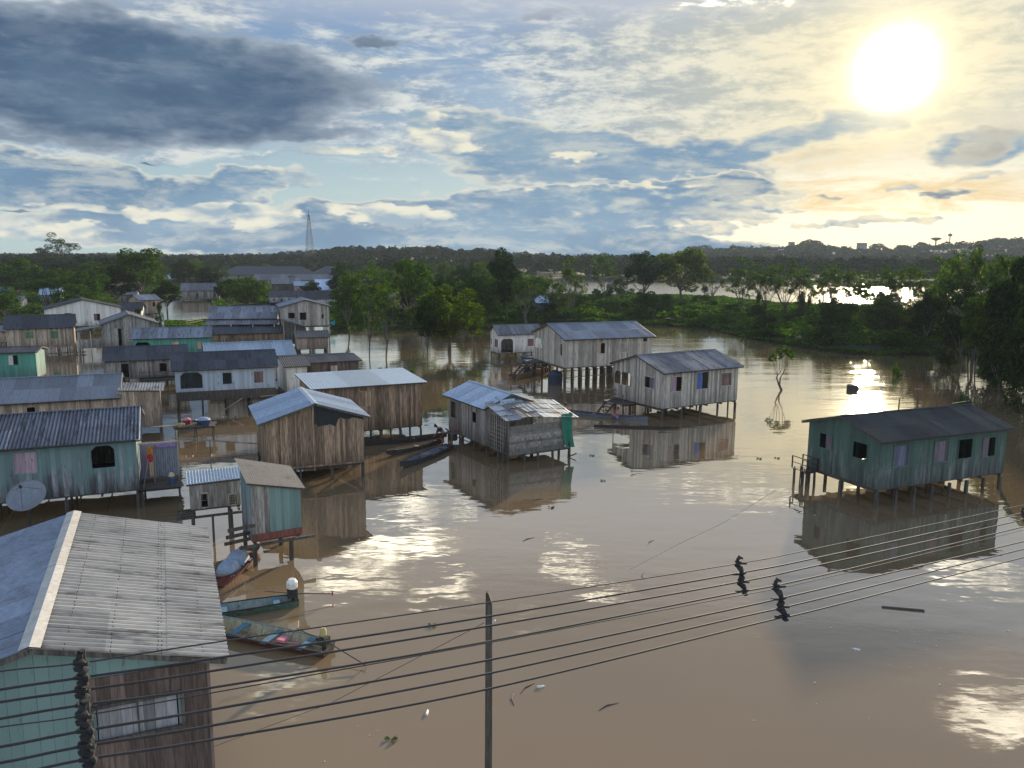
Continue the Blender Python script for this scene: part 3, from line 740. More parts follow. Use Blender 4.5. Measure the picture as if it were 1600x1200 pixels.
h2 = house('H2', 'worn teal house with the satellite dish in front and a pink shutter, dark corrugated roof', W_teal2, R_grey3, pitch=.17, amp=.028, rows=2, sheet=1.0, plank=.21,
           openings=[('f', 20, 708, 60, 738, 'shut', M_pink), ('f', 142, 698, 180, 729, 'arch')], roof2=R_fib, stilt_step=3.2)
h3 = house('H3', 'long tan plank house just behind the worn teal one, rusty grey roof', W_tan, R_greyb, pitch=.18, rows=2, stilt_step=3.2, openings=[('f', 41, 636, 56, 645, 'open')])
h10 = house('H10', 'pale blue-grey house with a very dark roof, open corner porch and one brown shutter', W_blue, R_fib, pitch=.18, rows=2,
            openings=[('f', 281, 583, 317, 606, 'arch'), ('f', 347, 582, 363, 600, 'open'), ('f', 396, 580, 412, 598, 'shut', M_brownp)])
h11 = house('H11', 'low house with a bright ribbed metal roof right behind the dark roofed pale blue house', W_pale, R_galv, pitch=.25, amp=.03)
h13 = house('H13', 'broad house with blue-grey roof and a lower porch roof on arched openings', W_pale, R_grey, rows=2,
            openings=[('f', 342, 508, 358, 521, 'arch'), ('f', 361, 508, 392, 521, 'arch'), ('f', 395, 508, 425, 521, 'arch')])
h14 = house('H14', 'tall weathered gable house with wide dark upper windows and a small porch roof', W_pale, R_grey, postm=W_lightpost,
            openings=[('r', 450, 488, 461, 498, 'open'), ('r', 468, 488, 479, 500, 'open'), ('r', 502, 490, 506, 498, 'open')])
h8 = house('H8', 'turquoise house with salmon shutters and a long grey-blue roof', W_turq, R_grey,
           openings=[('f', 211, 535, 235, 545, 'arch'), ('f', 268, 534, 280, 544, 'shut', M_salmon), ('f', 308, 534, 315, 545, 'shut', M_salmon)])
h9 = house('H9', 'grey board house with a dark slate-coloured roof, open door and one black window', W_grey, R_fib, rows=2,
           openings=[('f', 188.5, 568, 203, 594, 'open'), ('f', 248.5, 567, 261.5, 581, 'open')])
h7 = house('H7', 'dark grey gable house with a narrow door and a side porch', W_grey, R_fib2, openings=[('r', 178, 513, 192, 543, 'half', W_pale)])
h6 = house('H6', 'wide pale rendered gable house with one brown half-open window', W_white, R_fib, openings=[('r', 146, 490, 157, 501, 'half', M_brownp), ('r', 100, 489, 112, 496, 'half', M_brownp)])
h5 = house('H5', 'tan house with two green shutters and a dark roof at the far left', W_tan, R_fib, openings=[('f', 39, 518, 53, 529, 'shut', M_greenp), ('f', 78, 517, 92, 529, 'shut', M_greenp)])
h4 = house('H4', 'small bright turquoise cabin at the left edge with a flat dark roof', W_turq, R_fib, walls={'r': W_aqua}, openings=[('f', 12, 555, 29, 570, 'half', M_whitep)])
h15 = house('H15', 'small cream annex with a square black window beside the pale blue-grey house', W_white, R_rust, openings=[('f', 437.5, 588, 449, 604, 'open')])
h16 = house('H16', 'low reddish brown board house with a plain dark brown roof', W_red, R_rust, openings=[('f', 516, 571, 528, 581, 'shut', W_pale)])
h17 = house('H17', 'long brown board house with a smooth bright metal roof sloping towards the water', W_brown, R_galv2, mono=True, pitch=.22, amp=.012, rows=1, sheet=2.4, plank=.17,
            openings=[('f', 560, 612, 581, 634, 'shut', W_brown)], stilt_step=1.6)
h18 = house('H18', 'tall brown board house with a shiny blue metal gable roof and black tarpaulin under it', W_brown, R_galv, roof2=R_galv2, cap=R_galv2, pitch=.3, amp=.018, rows=1, sheet=1.1, plank=.17, stilt_step=2.4, facemat=W_brown)
h21 = house('H21', 'grey plank house in mid-flood with a blue metal roof and a patched lean-to', W_grey, R_galv, pitch=.3, amp=.018,
            openings=[('f', 704.5, 625, 713, 655, 'open'), ('f', 738, 642, 745, 662, 'open')], stilt_step=1.8)
h22 = house('H22', 'small white house on short stilts with an arched brown porch beyond the channel', W_white, R_fib2, stilt_step=1.2,
            openings=[('l', 764.5, 527, 769, 538, 'shut', M_brownp), ('l', 773, 529, 779, 544, 'shut', M_brownp), ('f', 783, 530, 801.5, 552, 'arch'), ('f', 824, 529, 834, 541, 'shut', M_brownp)])
h23 = house('H23', 'tall tan plank house high on many thin stilts with a silvery roof', W_pale, R_greyb, rows=2, stilt_step=.95,
            openings=[('l', 836, 527, 850, 546, 'arch'), ('b', 836, 527, 856, 546, 'gap'), ('l', 876, 537, 878.6, 556, 'open'), ('f', 933, 536, 945, 552, 'ajar', W_tan), ('f', 970, 536, 982, 550, 'shut', W_grey), ('f', 1004.7, 527, 1011, 534, 'open')])
h24 = house('H24', 'pale grey plank house with blue, pink and brown shutters and a see-through corner porch', W_pale, R_fib2, rows=2, stilt_step=2.1,
            openings=[('l', 959.5, 578, 986, 604, 'arch'), ('b', 952, 574, 996, 606, 'gap'), ('l', 1008, 587, 1022, 608, 'half', M_lilacd), ('f', 1049, 589, 1064.5, 611, 'half', M_pink),
                      ('f', 1089, 582, 1106, 607, 'half', M_bluep), ('f', 1127, 583, 1142, 602, 'shut', M_brownp)])
h25 = house('H25', 'teal board house alone on the right with lilac and pink shutters under a dark roof', W_teal, R_fibn, rows=2, plank=.2, stilt_step=1.35,
            openings=[('l', 1282, 675, 1299.5, 704, 'half', M_pinkd), ('l', 1334, 688, 1355, 720.5, 'open'), ('f', 1397, 697, 1417, 727.5, 'shut', M_lilacd),
                      ('f', 1460.5, 690, 1479, 720.5, 'shut', M_pinkd), ('f', 1498, 686.5, 1517, 715, 'open'), ('f', 1536, 684, 1553, 712, 'half', M_pinkd)])
h27 = house('H27', 'brownish gable house half hidden among the trees in the middle distance', W_tan, R_fib2, openings=[('r', 628, 474, 633, 482, 'open')])
h28 = house('H28', 'tiny teal hut with a pale hipped roof among the bank trees', W_teal, R_galv, openings=[('f', 849, 476, 855, 490, 'open')])
h29 = house('H29', 'small raised tan hut with a grey roof in front of the big pale crowned tree', W_tan, R_grey, openings=[('f', 238, 472, 243, 479, 'open')], postm=W_lightpost)

# --- pieces that belong to particular houses
def wallpt(hh, side, px, py, o=.03):
    root, sides, ow, prm = hh; org, ux, n, ln, tf = sides[side]; u, z = ow(side, px, py)
    return org + ux * u + n * o + Vector((0, 0, z))
# black tarpaulin in the gable of H18
root, sides, ow, prm = h18; cx, cy, th, L, W, zf, h, r = prm
mb = MB(); N_ = 18; y0, y1 = -.15, W / 2 - .02; rt = random.Random(2); pts = []
for i in range(N_ + 1):
    y = y0 + (y1 - y0) * i / N_; tz = zf + h + r * (1 - abs(y) / (W / 2)) - .02; bz = zf + h - .25 - rt.uniform(0, .28) + .25 * (y > 1.2)
    x = L / 2 + .035 + rt.uniform(0, .04); pts += [(x, y, min(bz, tz - .05)), (x, y, tz)]
mb.add(pts, [(2 * i, 2 * i + 2, 2 * i + 3, 2 * i + 1) for i in range(N_)]); mb.build('tarpaulin', M_black, root)
mb = MB()
for yy in (-.12, -1.1, -1.9): mb.bar((L / 2 + .05, yy, zf - .3), (L / 2 + .05, yy, zf + h + r * (1 - abs(yy) / (W / 2)) - .1), .1, .06)
mb.bar((L / 2 + .06, -W / 2 + .1, zf - .05), (L / 2 + .06, W / 2 - .1, zf - .05), .08, .1)
mb.bar((L / 2 - .05, .6, -.4), (L / 2, W / 2 - .2, zf - .1), .1); mb.build('wall_post', W_brown, root)
# lower porch roof of H13
root, sides, ow, prm = h13; cx, cy, th, L, W, zf, h, r = prm
mb = MB(); corr_sheet(mb, Vector((-L / 2 - .5, -W / 2 - 2.2, zf + h - .75)), Vector((L + 1, 0, 0)), Vector((0, 2.3, .55)), .2, .02); mb.build('porch_roof', R_fib2, root)
for i in range(4):
    mb = MB(); x = -L / 2 + .1 + (L - .2) * i / 3; mb.bar((x, -W / 2 - 2, -.8), (x, -W / 2 - 2, zf + h - .75), .13); mb.build('post', W_white, root)
mb = MB(); mb.box(-L / 2, L / 2, -W / 2 - 2.05, -W / 2 - .03, zf - .15, zf - .02); mb.build('porch_floor', W_dark, root)
mb = MB(); plank_wall(mb, Vector((-L / 2, -W / 2 - 2.05, 0)), Vector((1, 0, 0)), Vector((0, -1, 0)), L, zf, lambda u: zf + .75, [], .16); mb.build('parapet', W_pale, root)
# small porch roof of H14
root, sides, ow, prm = h14; cx, cy, th, L, W, zf, h, r = prm
mb = MB(); corr_sheet(mb, Vector((L / 2 + .05, -W / 2 - .4, zf + 1.25)), Vector((2.6, 0, 0)), Vector((0, 3.4, -1.15)), .2, .02); mb.build('porch_roof', R_grey, root)
for x, y, z in ((L / 2 + 2.4, -W / 2, zf + 1.0), (L / 2 + 2.4, .1, zf - .1), (L / 2 + 2.4, -W / 2 + 1.5, zf + .6)):
    mb = MB(); mb.bar((x, y, -.8), (x, y, z), .12); mb.build('post', W_lightpost, root)
mb = MB(); plank_wall(mb, Vector((L / 2 + 2.3, -W / 2, 0)), Vector((0, 1, 0)), Vector((1, 0, 0)), 3, .8, lambda u: zf + .9 - .33 * u, [], .16); mb.build('porch_wall', W_dark, root)
# lean-to with patched roof, lattice wall and green net on H21
root, sides, ow, prm = h21; cx, cy, th, L, W, zf, h, r = prm
lt = MB(); x0 = L / 2 - .15; ln_ = 3.0; yl, yr = -W / 2 + .12, W / 2 + 1.35; rt = random.Random(11)
def roofz(x, y): return zf + h + .18 - (x - x0) * .20 + (.10 if -.8 < y < .6 else 0) - max(0, y - .6) * .10
nxp, nyp = 4, 6
for i in range(nxp):
    for j in range(nyp):
        xa, xb = x0 + ln_ * i / nxp, x0 + ln_ * (i + 1) / nxp + .1; ya, yb = yl - .35 + (yr - yl + .6) * j / nyp, yl - .35 + (yr - yl + .6) * (j + 1) / nyp + .06
        o = rt.uniform(0, .035) + .02 * (nxp - i); k = 6; vs = []
        for q in range(k + 1):
            y = ya + (yb - ya) * q / k
            for x in (xa, xb): vs.append((x + rt.uniform(-.03, .03), y, roofz(x, y) + o + rt.uniform(0, .015) + .012 * math.sin(q * 3)))
        lt.add(vs, [(2 * q, 2 * q + 1, 2 * q + 3, 2 * q + 2) for q in range(k)])
lt.build('lean_to_roof', R_patch, root)
# thrown-on sheet over the joint
mb = MB(); mb.add([(x0 - .35, -.9, zf + h + .52), (x0 + .45, -.95, zf + h + .40), (x0 + .5, .1, zf + h + .44), (x0 - .3, .15, zf + h + .56),
                   (x0 - .35, -.9, zf + h + .2), (x0 + .45, -.95, zf + h + .1), (x0 + .5, .1, zf + h + .1), (x0 - .3, .15, zf + h + .2)], [(0, 1, 2, 3), (4, 5, 1, 0), (5, 6, 2, 1), (7, 6, 5, 4), (6, 7, 3, 2), (7, 4, 0, 3)])
mb.build('folded_sheet', R_galv, root)
mb = MB(); xe = x0 + ln_ - .25
plank_wall(mb, Vector((xe, yl, 0)), Vector((0, 1, 0)), Vector((1, 0, 0)), yr - yl - .55, zf - .1, lambda u: zf + 1.75, [], .17, .03, vert=False); mb.build('lean_to_wall', W_grey, root)
mb = MB(); wz = zf + h - .35   # lattice wall
for k in range(9): mb.bar((x0 + .35 + k * (ln_ - .7) / 8, yl + .02, zf - .1), (x0 + .35 + k * (ln_ - .7) / 8 + .02, yl + .02, wz + .2 - k * .06), .05, .03)
for k in range(8): mb.bar((x0 + .3, yl - .01, zf + .02 + k * .27), (x0 + ln_ - .3, yl - .01, zf + k * .27), .06, .03)
mb.build('lattice', W_pale, root)
mb = MB(); mb.box(x0 + .3, xe - .05, yl + .06, yl + .1, zf - .1, zf + 2.1); mb.build('lean_to_wall', W_dark, root)
mb = MB(); mb.bar((x0 + ln_ - .9, yl - .1, -.5), (xe + .05, yl - .05, zf + 2.1), .09); mb.bar((xe + .02, yl, -.9), (xe + .02, yl, wz), .11)
mb.build('brace', W_post, root)
mb = MB(); mb.box(x0, xe, yl + .05, yr - .3, zf - .2, zf - .11); mb.build('lean_to_floor', W_dark, root)
for x, y in ((x0 + 1.5, yl), (xe, yl + 1.2), (xe, yl + 2.2), (xe, yl + 3.3), (xe, yr - .2), (x0 + 1.5, yr - .2), (x0 + 1.4, yl + 1.7)):
    mb = MB(); mb.bar((x + rt.uniform(-.1, .1), y + rt.uniform(-.1, .1), -1), (x, y, zf - .1 if y < yr - .3 or True else 0), .12); mb.build('stilt', W_post, root)
mb = MB(); mb.bar((xe + .05, yr - .2, -.8), (xe + .05, yr - .2, wz), .1); mb.bar((xe + .05, yr - .6, -.1), (xe + .35, yr + .15, .25), .06); mb.build('post', W_post, root)
mb = MB(); k = 7; m_ = 9; vs = []
for j in range(m_ + 1):
    for i in range(k + 1):
        t = j / m_; y = yr - .95 + .85 * i / k + (.25 * t ** 2); z = wz - .05 - t * (2.25 - .5 * (i == 0)); 
        vs.append((xe + .12 + .07 * math.sin(i * 2.1 + j * .4) + .12 * t * math.sin(i * 1.3), y, z))
mb.add(vs, [(j * (k + 1) + i, j * (k + 1) + i + 1, (j + 1) * (k + 1) + i + 1, (j + 1) * (k + 1) + i) for j in range(m_) for i in range(k)])
mb.build('netting', M_net, root, smooth=True)
# steps and landing of H24, little balcony on its right end
root, sides, ow, prm = h24; cx, cy, th, L, W, zf, h, r = prm
deck(root, -L / 2 - 1.5, -L / 2 - .02, W / 2 - 3.2, W / 2 - .4, zf - .1, W_dark, 1.3)
mb = MB()
for y in (W / 2 - .9, W / 2 - 2.0): mb.bar((-L / 2 - 1.45, y, zf - .15), (-L / 2 - 2.9, y, -.5), .06, .16)
for k in range(6):
    t = (k + .5) / 6; mb.box(-L / 2 - 1.5 - 1.4 * t - .1, -L / 2 - 1.5 - 1.4 * t + .12, W / 2 - 2.0, W / 2 - .9, zf - .16 - 1.35 * t, zf - .12 - 1.35 * t)
mb.build('steps', W_dark, root)
mb = MB()
for y in (W / 2 - 3.1, W / 2 - .45): mb.bar((-L / 2 - 1.45, y, zf - .1), (-L / 2 - 1.45, y, zf + .75), .07)
for z in (.3, .6, .75): mb.bar((-L / 2 - 1.45, W / 2 - .45, zf + z), (-L / 2 - .05, W / 2 - .45, zf + z), .05); mb.bar((-L / 2 - 1.45, W / 2 - 2.1, zf + z), (-L / 2 - 1.45, W / 2 - .45, zf + z), .05)
mb.build('railing', W_dark, root)
deck(root, L / 2 + .03, L / 2 + 1.0, -W / 2 + 1.0, W / 2 - .5, zf + .55, W_dark, 1.0, railz=.75, name='balcony')
# landing with rails on the left side of H25
root, sides, ow, prm = h25; cx, cy, th, L, W, zf, h, r = prm
deck(root, -L / 2 - .8, -L / 2 - .03, W / 2 - .9, W / 2 + .3, zf - .1, W_dark, .5, railz=.7, name='landing')
mb = MB()
for k in range(7): mb.bar((-L / 2 - .2 - .15 * k, W / 2 - .2 - .3 * (k % 3), -.8), (-L / 2 - .15 - .15 * k, W / 2 - .2 - .3 * (k % 3), zf + .1), .05)
mb.build('post', W_dark, root)
mb = MB(); mb.bar((L / 2 - .05, 0, zf + h + r + .05), (L / 2 - .05, 0, zf + h + r + .6), .06); mb.bar((L / 2 - 1.3, 0, zf + h + r + .17), (L / 2 + .1, .0, zf + h + r + .24), .05); mb.bar((L / 2 - .2, 0, zf + h + r + .55), (L / 2 + .15, 0, zf + h + r + .58), .05); mb.build('antenna', M_iron, root)
# H23: landing and steps at its far left
root, sides, ow, prm = h23; cx, cy, th, L, W, zf, h, r = prm
deck(root, -L / 2 - 1.3, -L / 2 - .02, W / 2 - 2.4, W / 2 - .2, zf - .1, W_dark, 1.2)
mb = MB()
for y in (W / 2 - .5, W / 2 - 1.5): mb.bar((-L / 2 - 1.2, y, zf - .15), (-L / 2 - 3.2, y, -.3), .07, .18)
for k in range(8):
    t = (k + .5) / 8; mb.box(-L / 2 - 1.3 - 1.9 * t - .1, -L / 2 - 1.3 - 1.9 * t + .12, W / 2 - 1.5, W / 2 - .5, zf - .18 - 2.0 * t, zf - .13 - 2.0 * t)
mb.build('steps', W_dark, root)
mb = MB()
for y in (-W / 2, 0): mb.bar((-L / 2, y, .9), (L / 2, y, 1.1), .06)
mb.build('cross_beam', W_post, root)
# H10: porch floor step, cross braces
root, sides, ow, prm = h10; cx, cy, th, L, W, zf, h, r = prm
mb = MB(); mb.box(-L / 2, L / 2, -W / 2 - .06, -W / 2 - .035, zf - .3, zf + .45); mb.build('skirting', W_dark, root)
mb = MB(); mb.bar((-.5, -W / 2, .1), (1.2, -W / 2, zf - .3), .08); mb.bar((L / 2 - 1.5, -W / 2, zf - .25), (L / 2 + 1.6, -W / 2 - .3, zf - .15), .07); mb.build('brace', W_pale, root)
# H7 porch
root, sides, ow, prm = h7; cx, cy, th, L, W, zf, h, r = prm
mb = MB(); corr_sheet(mb, Vector((L / 2 - 3, -W / 2 - 3.1, zf + h - .75)), Vector((3.2, 0, 0)), Vector((0, 3.1, .5)), .2, .02); mb.build('porch_roof', R_fib2, root)
mb = MB(); plank_wall(mb, Vector((L / 2, -W / 2 - 2.9, 0)), Vector((0, 1, 0)), Vector((1, 0, 0)), 2.9, zf - .1, lambda u: zf + 2.0, [(.25, 2.6, zf + .95, zf + 2.1)], .17); mb.build('porch_wall', W_grey, root)
for y in (-W / 2 - 2.9, -W / 2 - 1.5): 
    mb = MB(); mb.bar((L / 2 - .05, y, -.8), (L / 2 - .05, y, zf + 2.1), .11); mb.build('post', W_pale, root)
# H3 lean-to and sunlit end
root, sides, ow, prm = h3; cx, cy, th, L, W, zf, h, r = prm
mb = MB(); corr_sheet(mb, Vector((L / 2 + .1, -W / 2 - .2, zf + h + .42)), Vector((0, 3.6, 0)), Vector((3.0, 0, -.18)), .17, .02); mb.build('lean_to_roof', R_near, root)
mb = MB(); plank_wall(mb, Vector((L / 2, -W / 2 + .1, 0)), Vector((1, 0, 0)), Vector((0, -1, 0)), 2.8, zf, lambda u: zf + h + .3 - .06 * u, [], .17)
plank_wall(mb, Vector((L / 2 + 2.8, -W / 2 + .1, 0)), Vector((0, 1, 0)), Vector((1, 0, 0)), 3.2, zf, lambda u: zf + h + .1, [(.8, 1.5, zf + 1.1, zf + 1.9)], .2); mb.build('lean_to_wall', W_tan, root)
mb = MB(); mb.box(L / 2 + .04, L / 2 + 2.76, -W / 2 + .15, -W / 2 + 3.2, zf - .15, zf - .03); mb.build('floor', W_dark, root)
for y in (-W / 2 + .2, -W / 2 + 3.2): 
    mb = MB(); mb.bar((L / 2 + 2.7, y, -1), (L / 2 + 2.7, y, zf), .13); mb.build('stilt', W_post, root)
# H2 side porch with ribbed screen
root, sides, ow, prm = h2; cx, cy, th, L, W, zf, h, r = prm
deck(root, L / 2 + .02, L / 2 + 2.0, -W / 2 + .3, W / 2 - 2, zf - .15, W_dark, 1.6, name='side_deck')
mb = MB(); corr_sheet(mb, Vector((L / 2 + .75, -W / 2 + 1.5, zf + .15)), Vector((1.15, 0, 0)), Vector((0, .02, 1.75)), .11, .018); mb.build('ribbed_screen', R_grey, root)
mb = MB()
for x, y in ((L / 2 + .72, -W / 2 + 1.55), (L / 2 + 1.93, -W / 2 + 1.55), (L / 2 + 1.93, -W / 2 + 4)): mb.bar((x, y, zf - .2), (x, y, zf + 2.05), .08)
mb.bar((L / 2, -W / 2 + 1.55, zf + 2.0), (L / 2 + 2, -W / 2 + 1.55, zf + 2.0), .06); mb.bar((L / 2 + .1, -W / 2 + .5, zf - .6), (L / 2 + .5, -W / 2 + .5, zf + 1.4), .05); mb.build('post', W_lightpost, root)
mb = MB(); mb.box(L / 2 + .05, L / 2 + .72, -W / 2 + 2.3, -W / 2 + 2.34, zf - .1, zf + 1.9); mb.build('inner_wall', M_lilac, root)

def cabin(name, label, cat, A, th, w, d, z0, tops, wall, roof, og=.2, openings=(), front=None, plank=.13, pitch=.1, amp=.006, seed=1, stilts=True, group=None, ribs='d', low=None, left=None, split=None):
    rr = random.Random(seed); root = thing(name, label, cat, (A.x, A.y, 0), th, group)
    FL, FR, BR, BL = tops
    def hole(px0, py0, px1, py1):
        Mi = Matrix.Rotation(-th, 3, 'Z'); o = Mi @ (Vector((0, 0, CH)) - Vector((A.x, A.y, 0))); res = []
        for px, py in ((px0, py0), (px1, py1)):
            dd = Mi @ ray(px, py); t = -o.y / dd.y; p = o + dd * t; res.append((p.x, p.z))
        (ua, za), (ub, zb) = res; return (min(ua, ub), max(ua, ub), min(za, zb), max(za, zb))
    hs = [hole(*o[:4]) for o in openings]
    X, Y = Vector((1, 0, 0)), Vector((0, 1, 0))
    sw = .36 if split else 0
    for org, ux, n, ln, t0, t1, hh, mt in ((Vector((sw * w, 0, 0)), X, -Y, w * (1 - sw), FL + (FR - FL) * sw, FR, hs, front or wall), (Vector((0, 0, 0)), X, -Y, w * sw, FL, FL + (FR - FL) * sw, [], split or wall), (Vector((0, d, 0)), X, Y, w, BL, BR, [], wall),
                                  (Vector((0, .035, 0)), Y, -X, d - .07, FL, BL, [], left or wall), (Vector((w, .035, 0)), Y, X, d - .07, FR, BR, [], wall)):
        if ln < .05: continue
        mb = MB(); plank_wall(mb, org, ux, n, ln, z0, lambda u: t0 + (t1 - t0) * u / ln, hh, plank, r=rr); mb.build('wall', mt, root)
    for (ua, ub, za, zb), o in zip(hs, openings):
        mb = MB()
        for p, q in (((ua, za), (ua, zb)), ((ub, za), (ub, zb)), ((ua, zb), (ub, zb)), ((ua, za), (ub, za))): mb.bar((p[0], -.025, p[1]), (q[0], -.025, q[1]), .05, up=(0, 1, 0))
        if len(o) > 4:
            for k in range(1, 4): mb.bar((ua + (ub - ua) * k / 4, -.02, za), (ua + (ub - ua) * k / 4, -.02, zb), .03)
            for k in range(1, 4): mb.bar((ua, -.02, za + (zb - za) * k / 4), (ub, -.02, za + (zb - za) * k / 4), .03)
        mb.build('window', W_lightpost, root)
    mb = MB(); mb.box(.03, w - .03, .03, d - .03, z0 - .09, z0 - .01)
    for x in (.1, w - .1): mb.box(x - .05, x + .05, -.25, d + .1, z0 - .2, z0 - .092)
    mb.build('floor', W_dark, root)
    mb = MB()
    def tz(x, y): return (FL * (1 - x / w) + FR * x / w) * (1 - y / d) + (BL * (1 - x / w) + BR * x / w) * y / d + .05
    k = max(8, int((w + 2 * og) / pitch * 4)); vs = []; m_ = 5
    for j in range(m_ + 1):
        for i in range(k + 1):
            if ribs == 'd': x = -og + (w + 2 * og) * i / k; y = -og + (d + 2 * og) * j / m_; o = amp * math.sin(2 * math.pi * x / pitch)
            else: x = -og + (w + 2 * og) * j / m_; y = -og + (d + 2 * og) * i / k; o = amp * math.sin(2 * math.pi * y / pitch)
            vs.append((x, y, tz(x, y) + o))
    mb.add(vs, [(j * (k + 1) + i, j * (k + 1) + i + 1, (j + 1) * (k + 1) + i + 1, (j + 1) * (k + 1) + i) for j in range(m_) for i in range(k)])
    mb.build('roof', roof, root)
    mb = MB()
    for y in (-og + .08, d + og - .08): mb.bar((-og, y, tz(-og, y) - .07), (w + og, y, tz(w + og, y) - .07), .06, .08)
    mb.build('rafter', W_dark, root)
    if low:
        mb = MB(); mb.box(-.01, w + .01, -.05, -.02, z0 - .03, z0 + low); mb.build('low_board', M_redp, root)
    if stilts:
        for x in (.08, w - .45):
            for y in (.05, d - .05):
                mb = MB(); mb.bar((x + rr.uniform(-.05, .05), y, -1), (x, y, z0 - .205), .15, up=(0, 1, 0)); mb.build('stilt', W_post, root)
    return root
pv = cabin('stilt_privy', 'narrow teal privy on tall stilts with a red bottom board and a tilted grey roof', 'privy', Vector((-10.78, 31.95, 0)), .52, 2.05, 2.1, 1.12, (3.62, 3.15, 3.5, 4.05), W_teal2, R_rust,
           og=.18, split=W_grey, front=W_aqua, plank=.12, amp=.004, low=.26)
mb = MB()
for k in range(3): mb.bar((-1.0, -.1 + .5 * k, 1.75 - .45 * k), (.1, 0 + .5 * k, 1.78 - .45 * k), .07, .14)
mb.bar((-.6, -.25, .98), (2.5, -.3, 1.02), .12, .1); mb.build('plank_ends', W_dark, pv)
cp_ = cabin('stilt_coop', 'small patchwork plank coop with a short ribbed metal roof, on thin tall stilts', 'coop', Vector((-14.45, 34.7, 0)), .40, 2.15, 1.25, 1.55, (2.72, 2.78, 2.95, 2.9), W_grey, R_galv, og=.12,
           openings=[(313, 771, 326, 792), (357, 772, 371, 788, 1)], plank=.15, pitch=.13, amp=.022, seed=4)
mb = MB(); mb.bar((-.6, -.3, 1.25), (2.6, -.35, 1.3), .09, .1)
for k in range(4): mb.bar((-.55, -.3 + .28 * k, 1.36), (.2, -.3 + .28 * k, 1.37), .05, .1)
mb.bar((.9, -.3, -1), (.9, -.3, 1.25), .1, up=(0, 1, 0)); mb.build('ledge', W_dark, cp_)

# ------------------------------------------------------------------ houses farther off: sizes from the distance of their foot line
def far_house(label, x0, x1, yr, ye, yb, wall, roof, th=.32, kind='gable', depth=6.0, wins=3, name='house', cat='house', group='roofs of the far village', trimw=None, zf=.6, extra=0):
    g = G((x0 + x1) / 2, yb); d = g.y + depth / 2
    L = (x1 - x0) * d / FP / max(.6, math.cos(th) + 0.0) - .6
    eave = (yb - ye) * g.y / FP * 1.0; h = max(1.6, eave - zf)
    slope_px = (ye - yr) * d / FP; r = max(.5, slope_px - depth / 2 * (CH / d))
    cx, cy = (x0 + x1) / 2 * 0 + g.x * d / g.y, d
    if kind == 'gable':
        return house(None, label, wall, roof, P=[cx, cy, th, L, depth, zf, h, r, .3, .4], name=name, cat=cat, group=group, pitch=.4, amp=.03, plank=.35, sheet=2.0, stilt_step=3.5, seed=label,
                     openings=[('f', x0 + (x1 - x0) * (i + .5) / wins - 2, ye + (yb - ye) * .25, x0 + (x1 - x0) * (i + .5) / wins + 2, ye + (yb - ye) * .62, 'open' if i % 2 else 'shut', M_brownp) for i in range(wins)])[0]
    # hipped roof on posts or walls
    root = thing(name, label, cat, (cx, cy, 0), th, group); o = .7; a, b = L / 2 + o, depth / 2 + o; z = zf + h; rx = max(.2, L / 2 - depth * .45)
    mb = MB(); V = [(-a, -b, z), (a, -b, z), (a, b, z), (-a, b, z), (-rx, 0, z + r), (rx, 0, z + r)]
    mb.add(V, [(0, 1, 5, 4), (2, 3, 4, 5), (1, 2, 5), (3, 0, 4), (3, 2, 1, 0)]); mb.build('roof', roof, root)
    mb = MB()
    if kind == 'hip':
        mb.box(-L / 2, L / 2, -depth / 2, depth / 2, zf - .3, z - .02); mb.build('wall', wall, root)
        for i in range(max(2, wins)):
            x = -L / 2 + L * (i + .5) / max(2, wins); mb = MB(); mb.box(x - .5, x + .5, -depth / 2 - .05, -depth / 2 - .005, zf + .9, zf + 2.0); mb.build('window', W_dark, root)
    else:
        mb.box(-L / 2, L / 2, depth / 2 - .2, depth / 2, zf, z - .02); mb.box(-L / 2, L / 2, -depth / 2, depth / 2, zf - .3, zf); mb.build('wall', W_dark, root)
        n = max(3, int(L / 3.5))
        for i in range(n + 1):
            x = -L / 2 + L * i / n; mb = MB(); mb.box(x - .12, x + .12, -depth / 2, -depth / 2 + .24, -.3, z - .02); mb.build('post', W_dark, root)
        mb = MB(); mb.box(-1.2, 1.2, -depth / 2 - .1, -depth / 2 - .04, zf + h * .55, zf + h * .78); mb.build('board', M_white, root)
    for i in range(4):
        mb = MB(); x = -L / 2 + .3 + (L - .6) * i / 3; mb.box(x - .12, x + .12, -depth / 2 + .1, -depth / 2 + .34, -1, zf - .305); mb.build('stilt', W_dark, root)
    return root
far_house('dark hip-roofed pavilion, open on all sides, with a white board on its front', 274, 332, 417, 430, 446, W_dark, R_fib, kind='open', depth=14, name='pavilion', cat='pavilion')
far_house('very long dark hip-roofed hall at the forest edge', 352, 490, 416, 430, 440, W_grey, R_fib, kind='hip', depth=16, wins=8, name='hall', cat='hall')
far_house('second hip-roofed hall with a pale strip under its eaves, partly behind trees', 490, 566, 416, 430.5, 440, W_white, R_fib, kind='hip', depth=15, wins=5, name='hall', cat='hall')
far_house('long low row with a light grey roof in front of the big hall', 405, 530, 429, 437, 447, W_grey, R_fib2, depth=7, wins=6)
far_house('two-floor dark wooden house with a white-edged roof, below the long light roof', 426, 468, 434, 443, 458, W_dark, R_fib2, depth=7, wins=3)
far_house('small pinkish house with a teal metal roof between tree and dark wooden house', 460, 482, 440, 446, 464, W_tan, R_galv, depth=5, wins=2)
far_house('cream house with a bluish white roof left of the tall broad-leaved tree', 494, 532, 437, 452, 470, W_white, R_galv2, depth=7, wins=3)
far_house('dark row with pale blue posts behind the tall weathered gable house', 422, 470, 455, 463, 476, W_blue, R_fib, depth=5, wins=4)
far_house('house with a dark violet roof and a white sunlit end, behind the tall gable house', 466, 526, 462, 473, 480, W_white, R_fib, depth=5, wins=2)
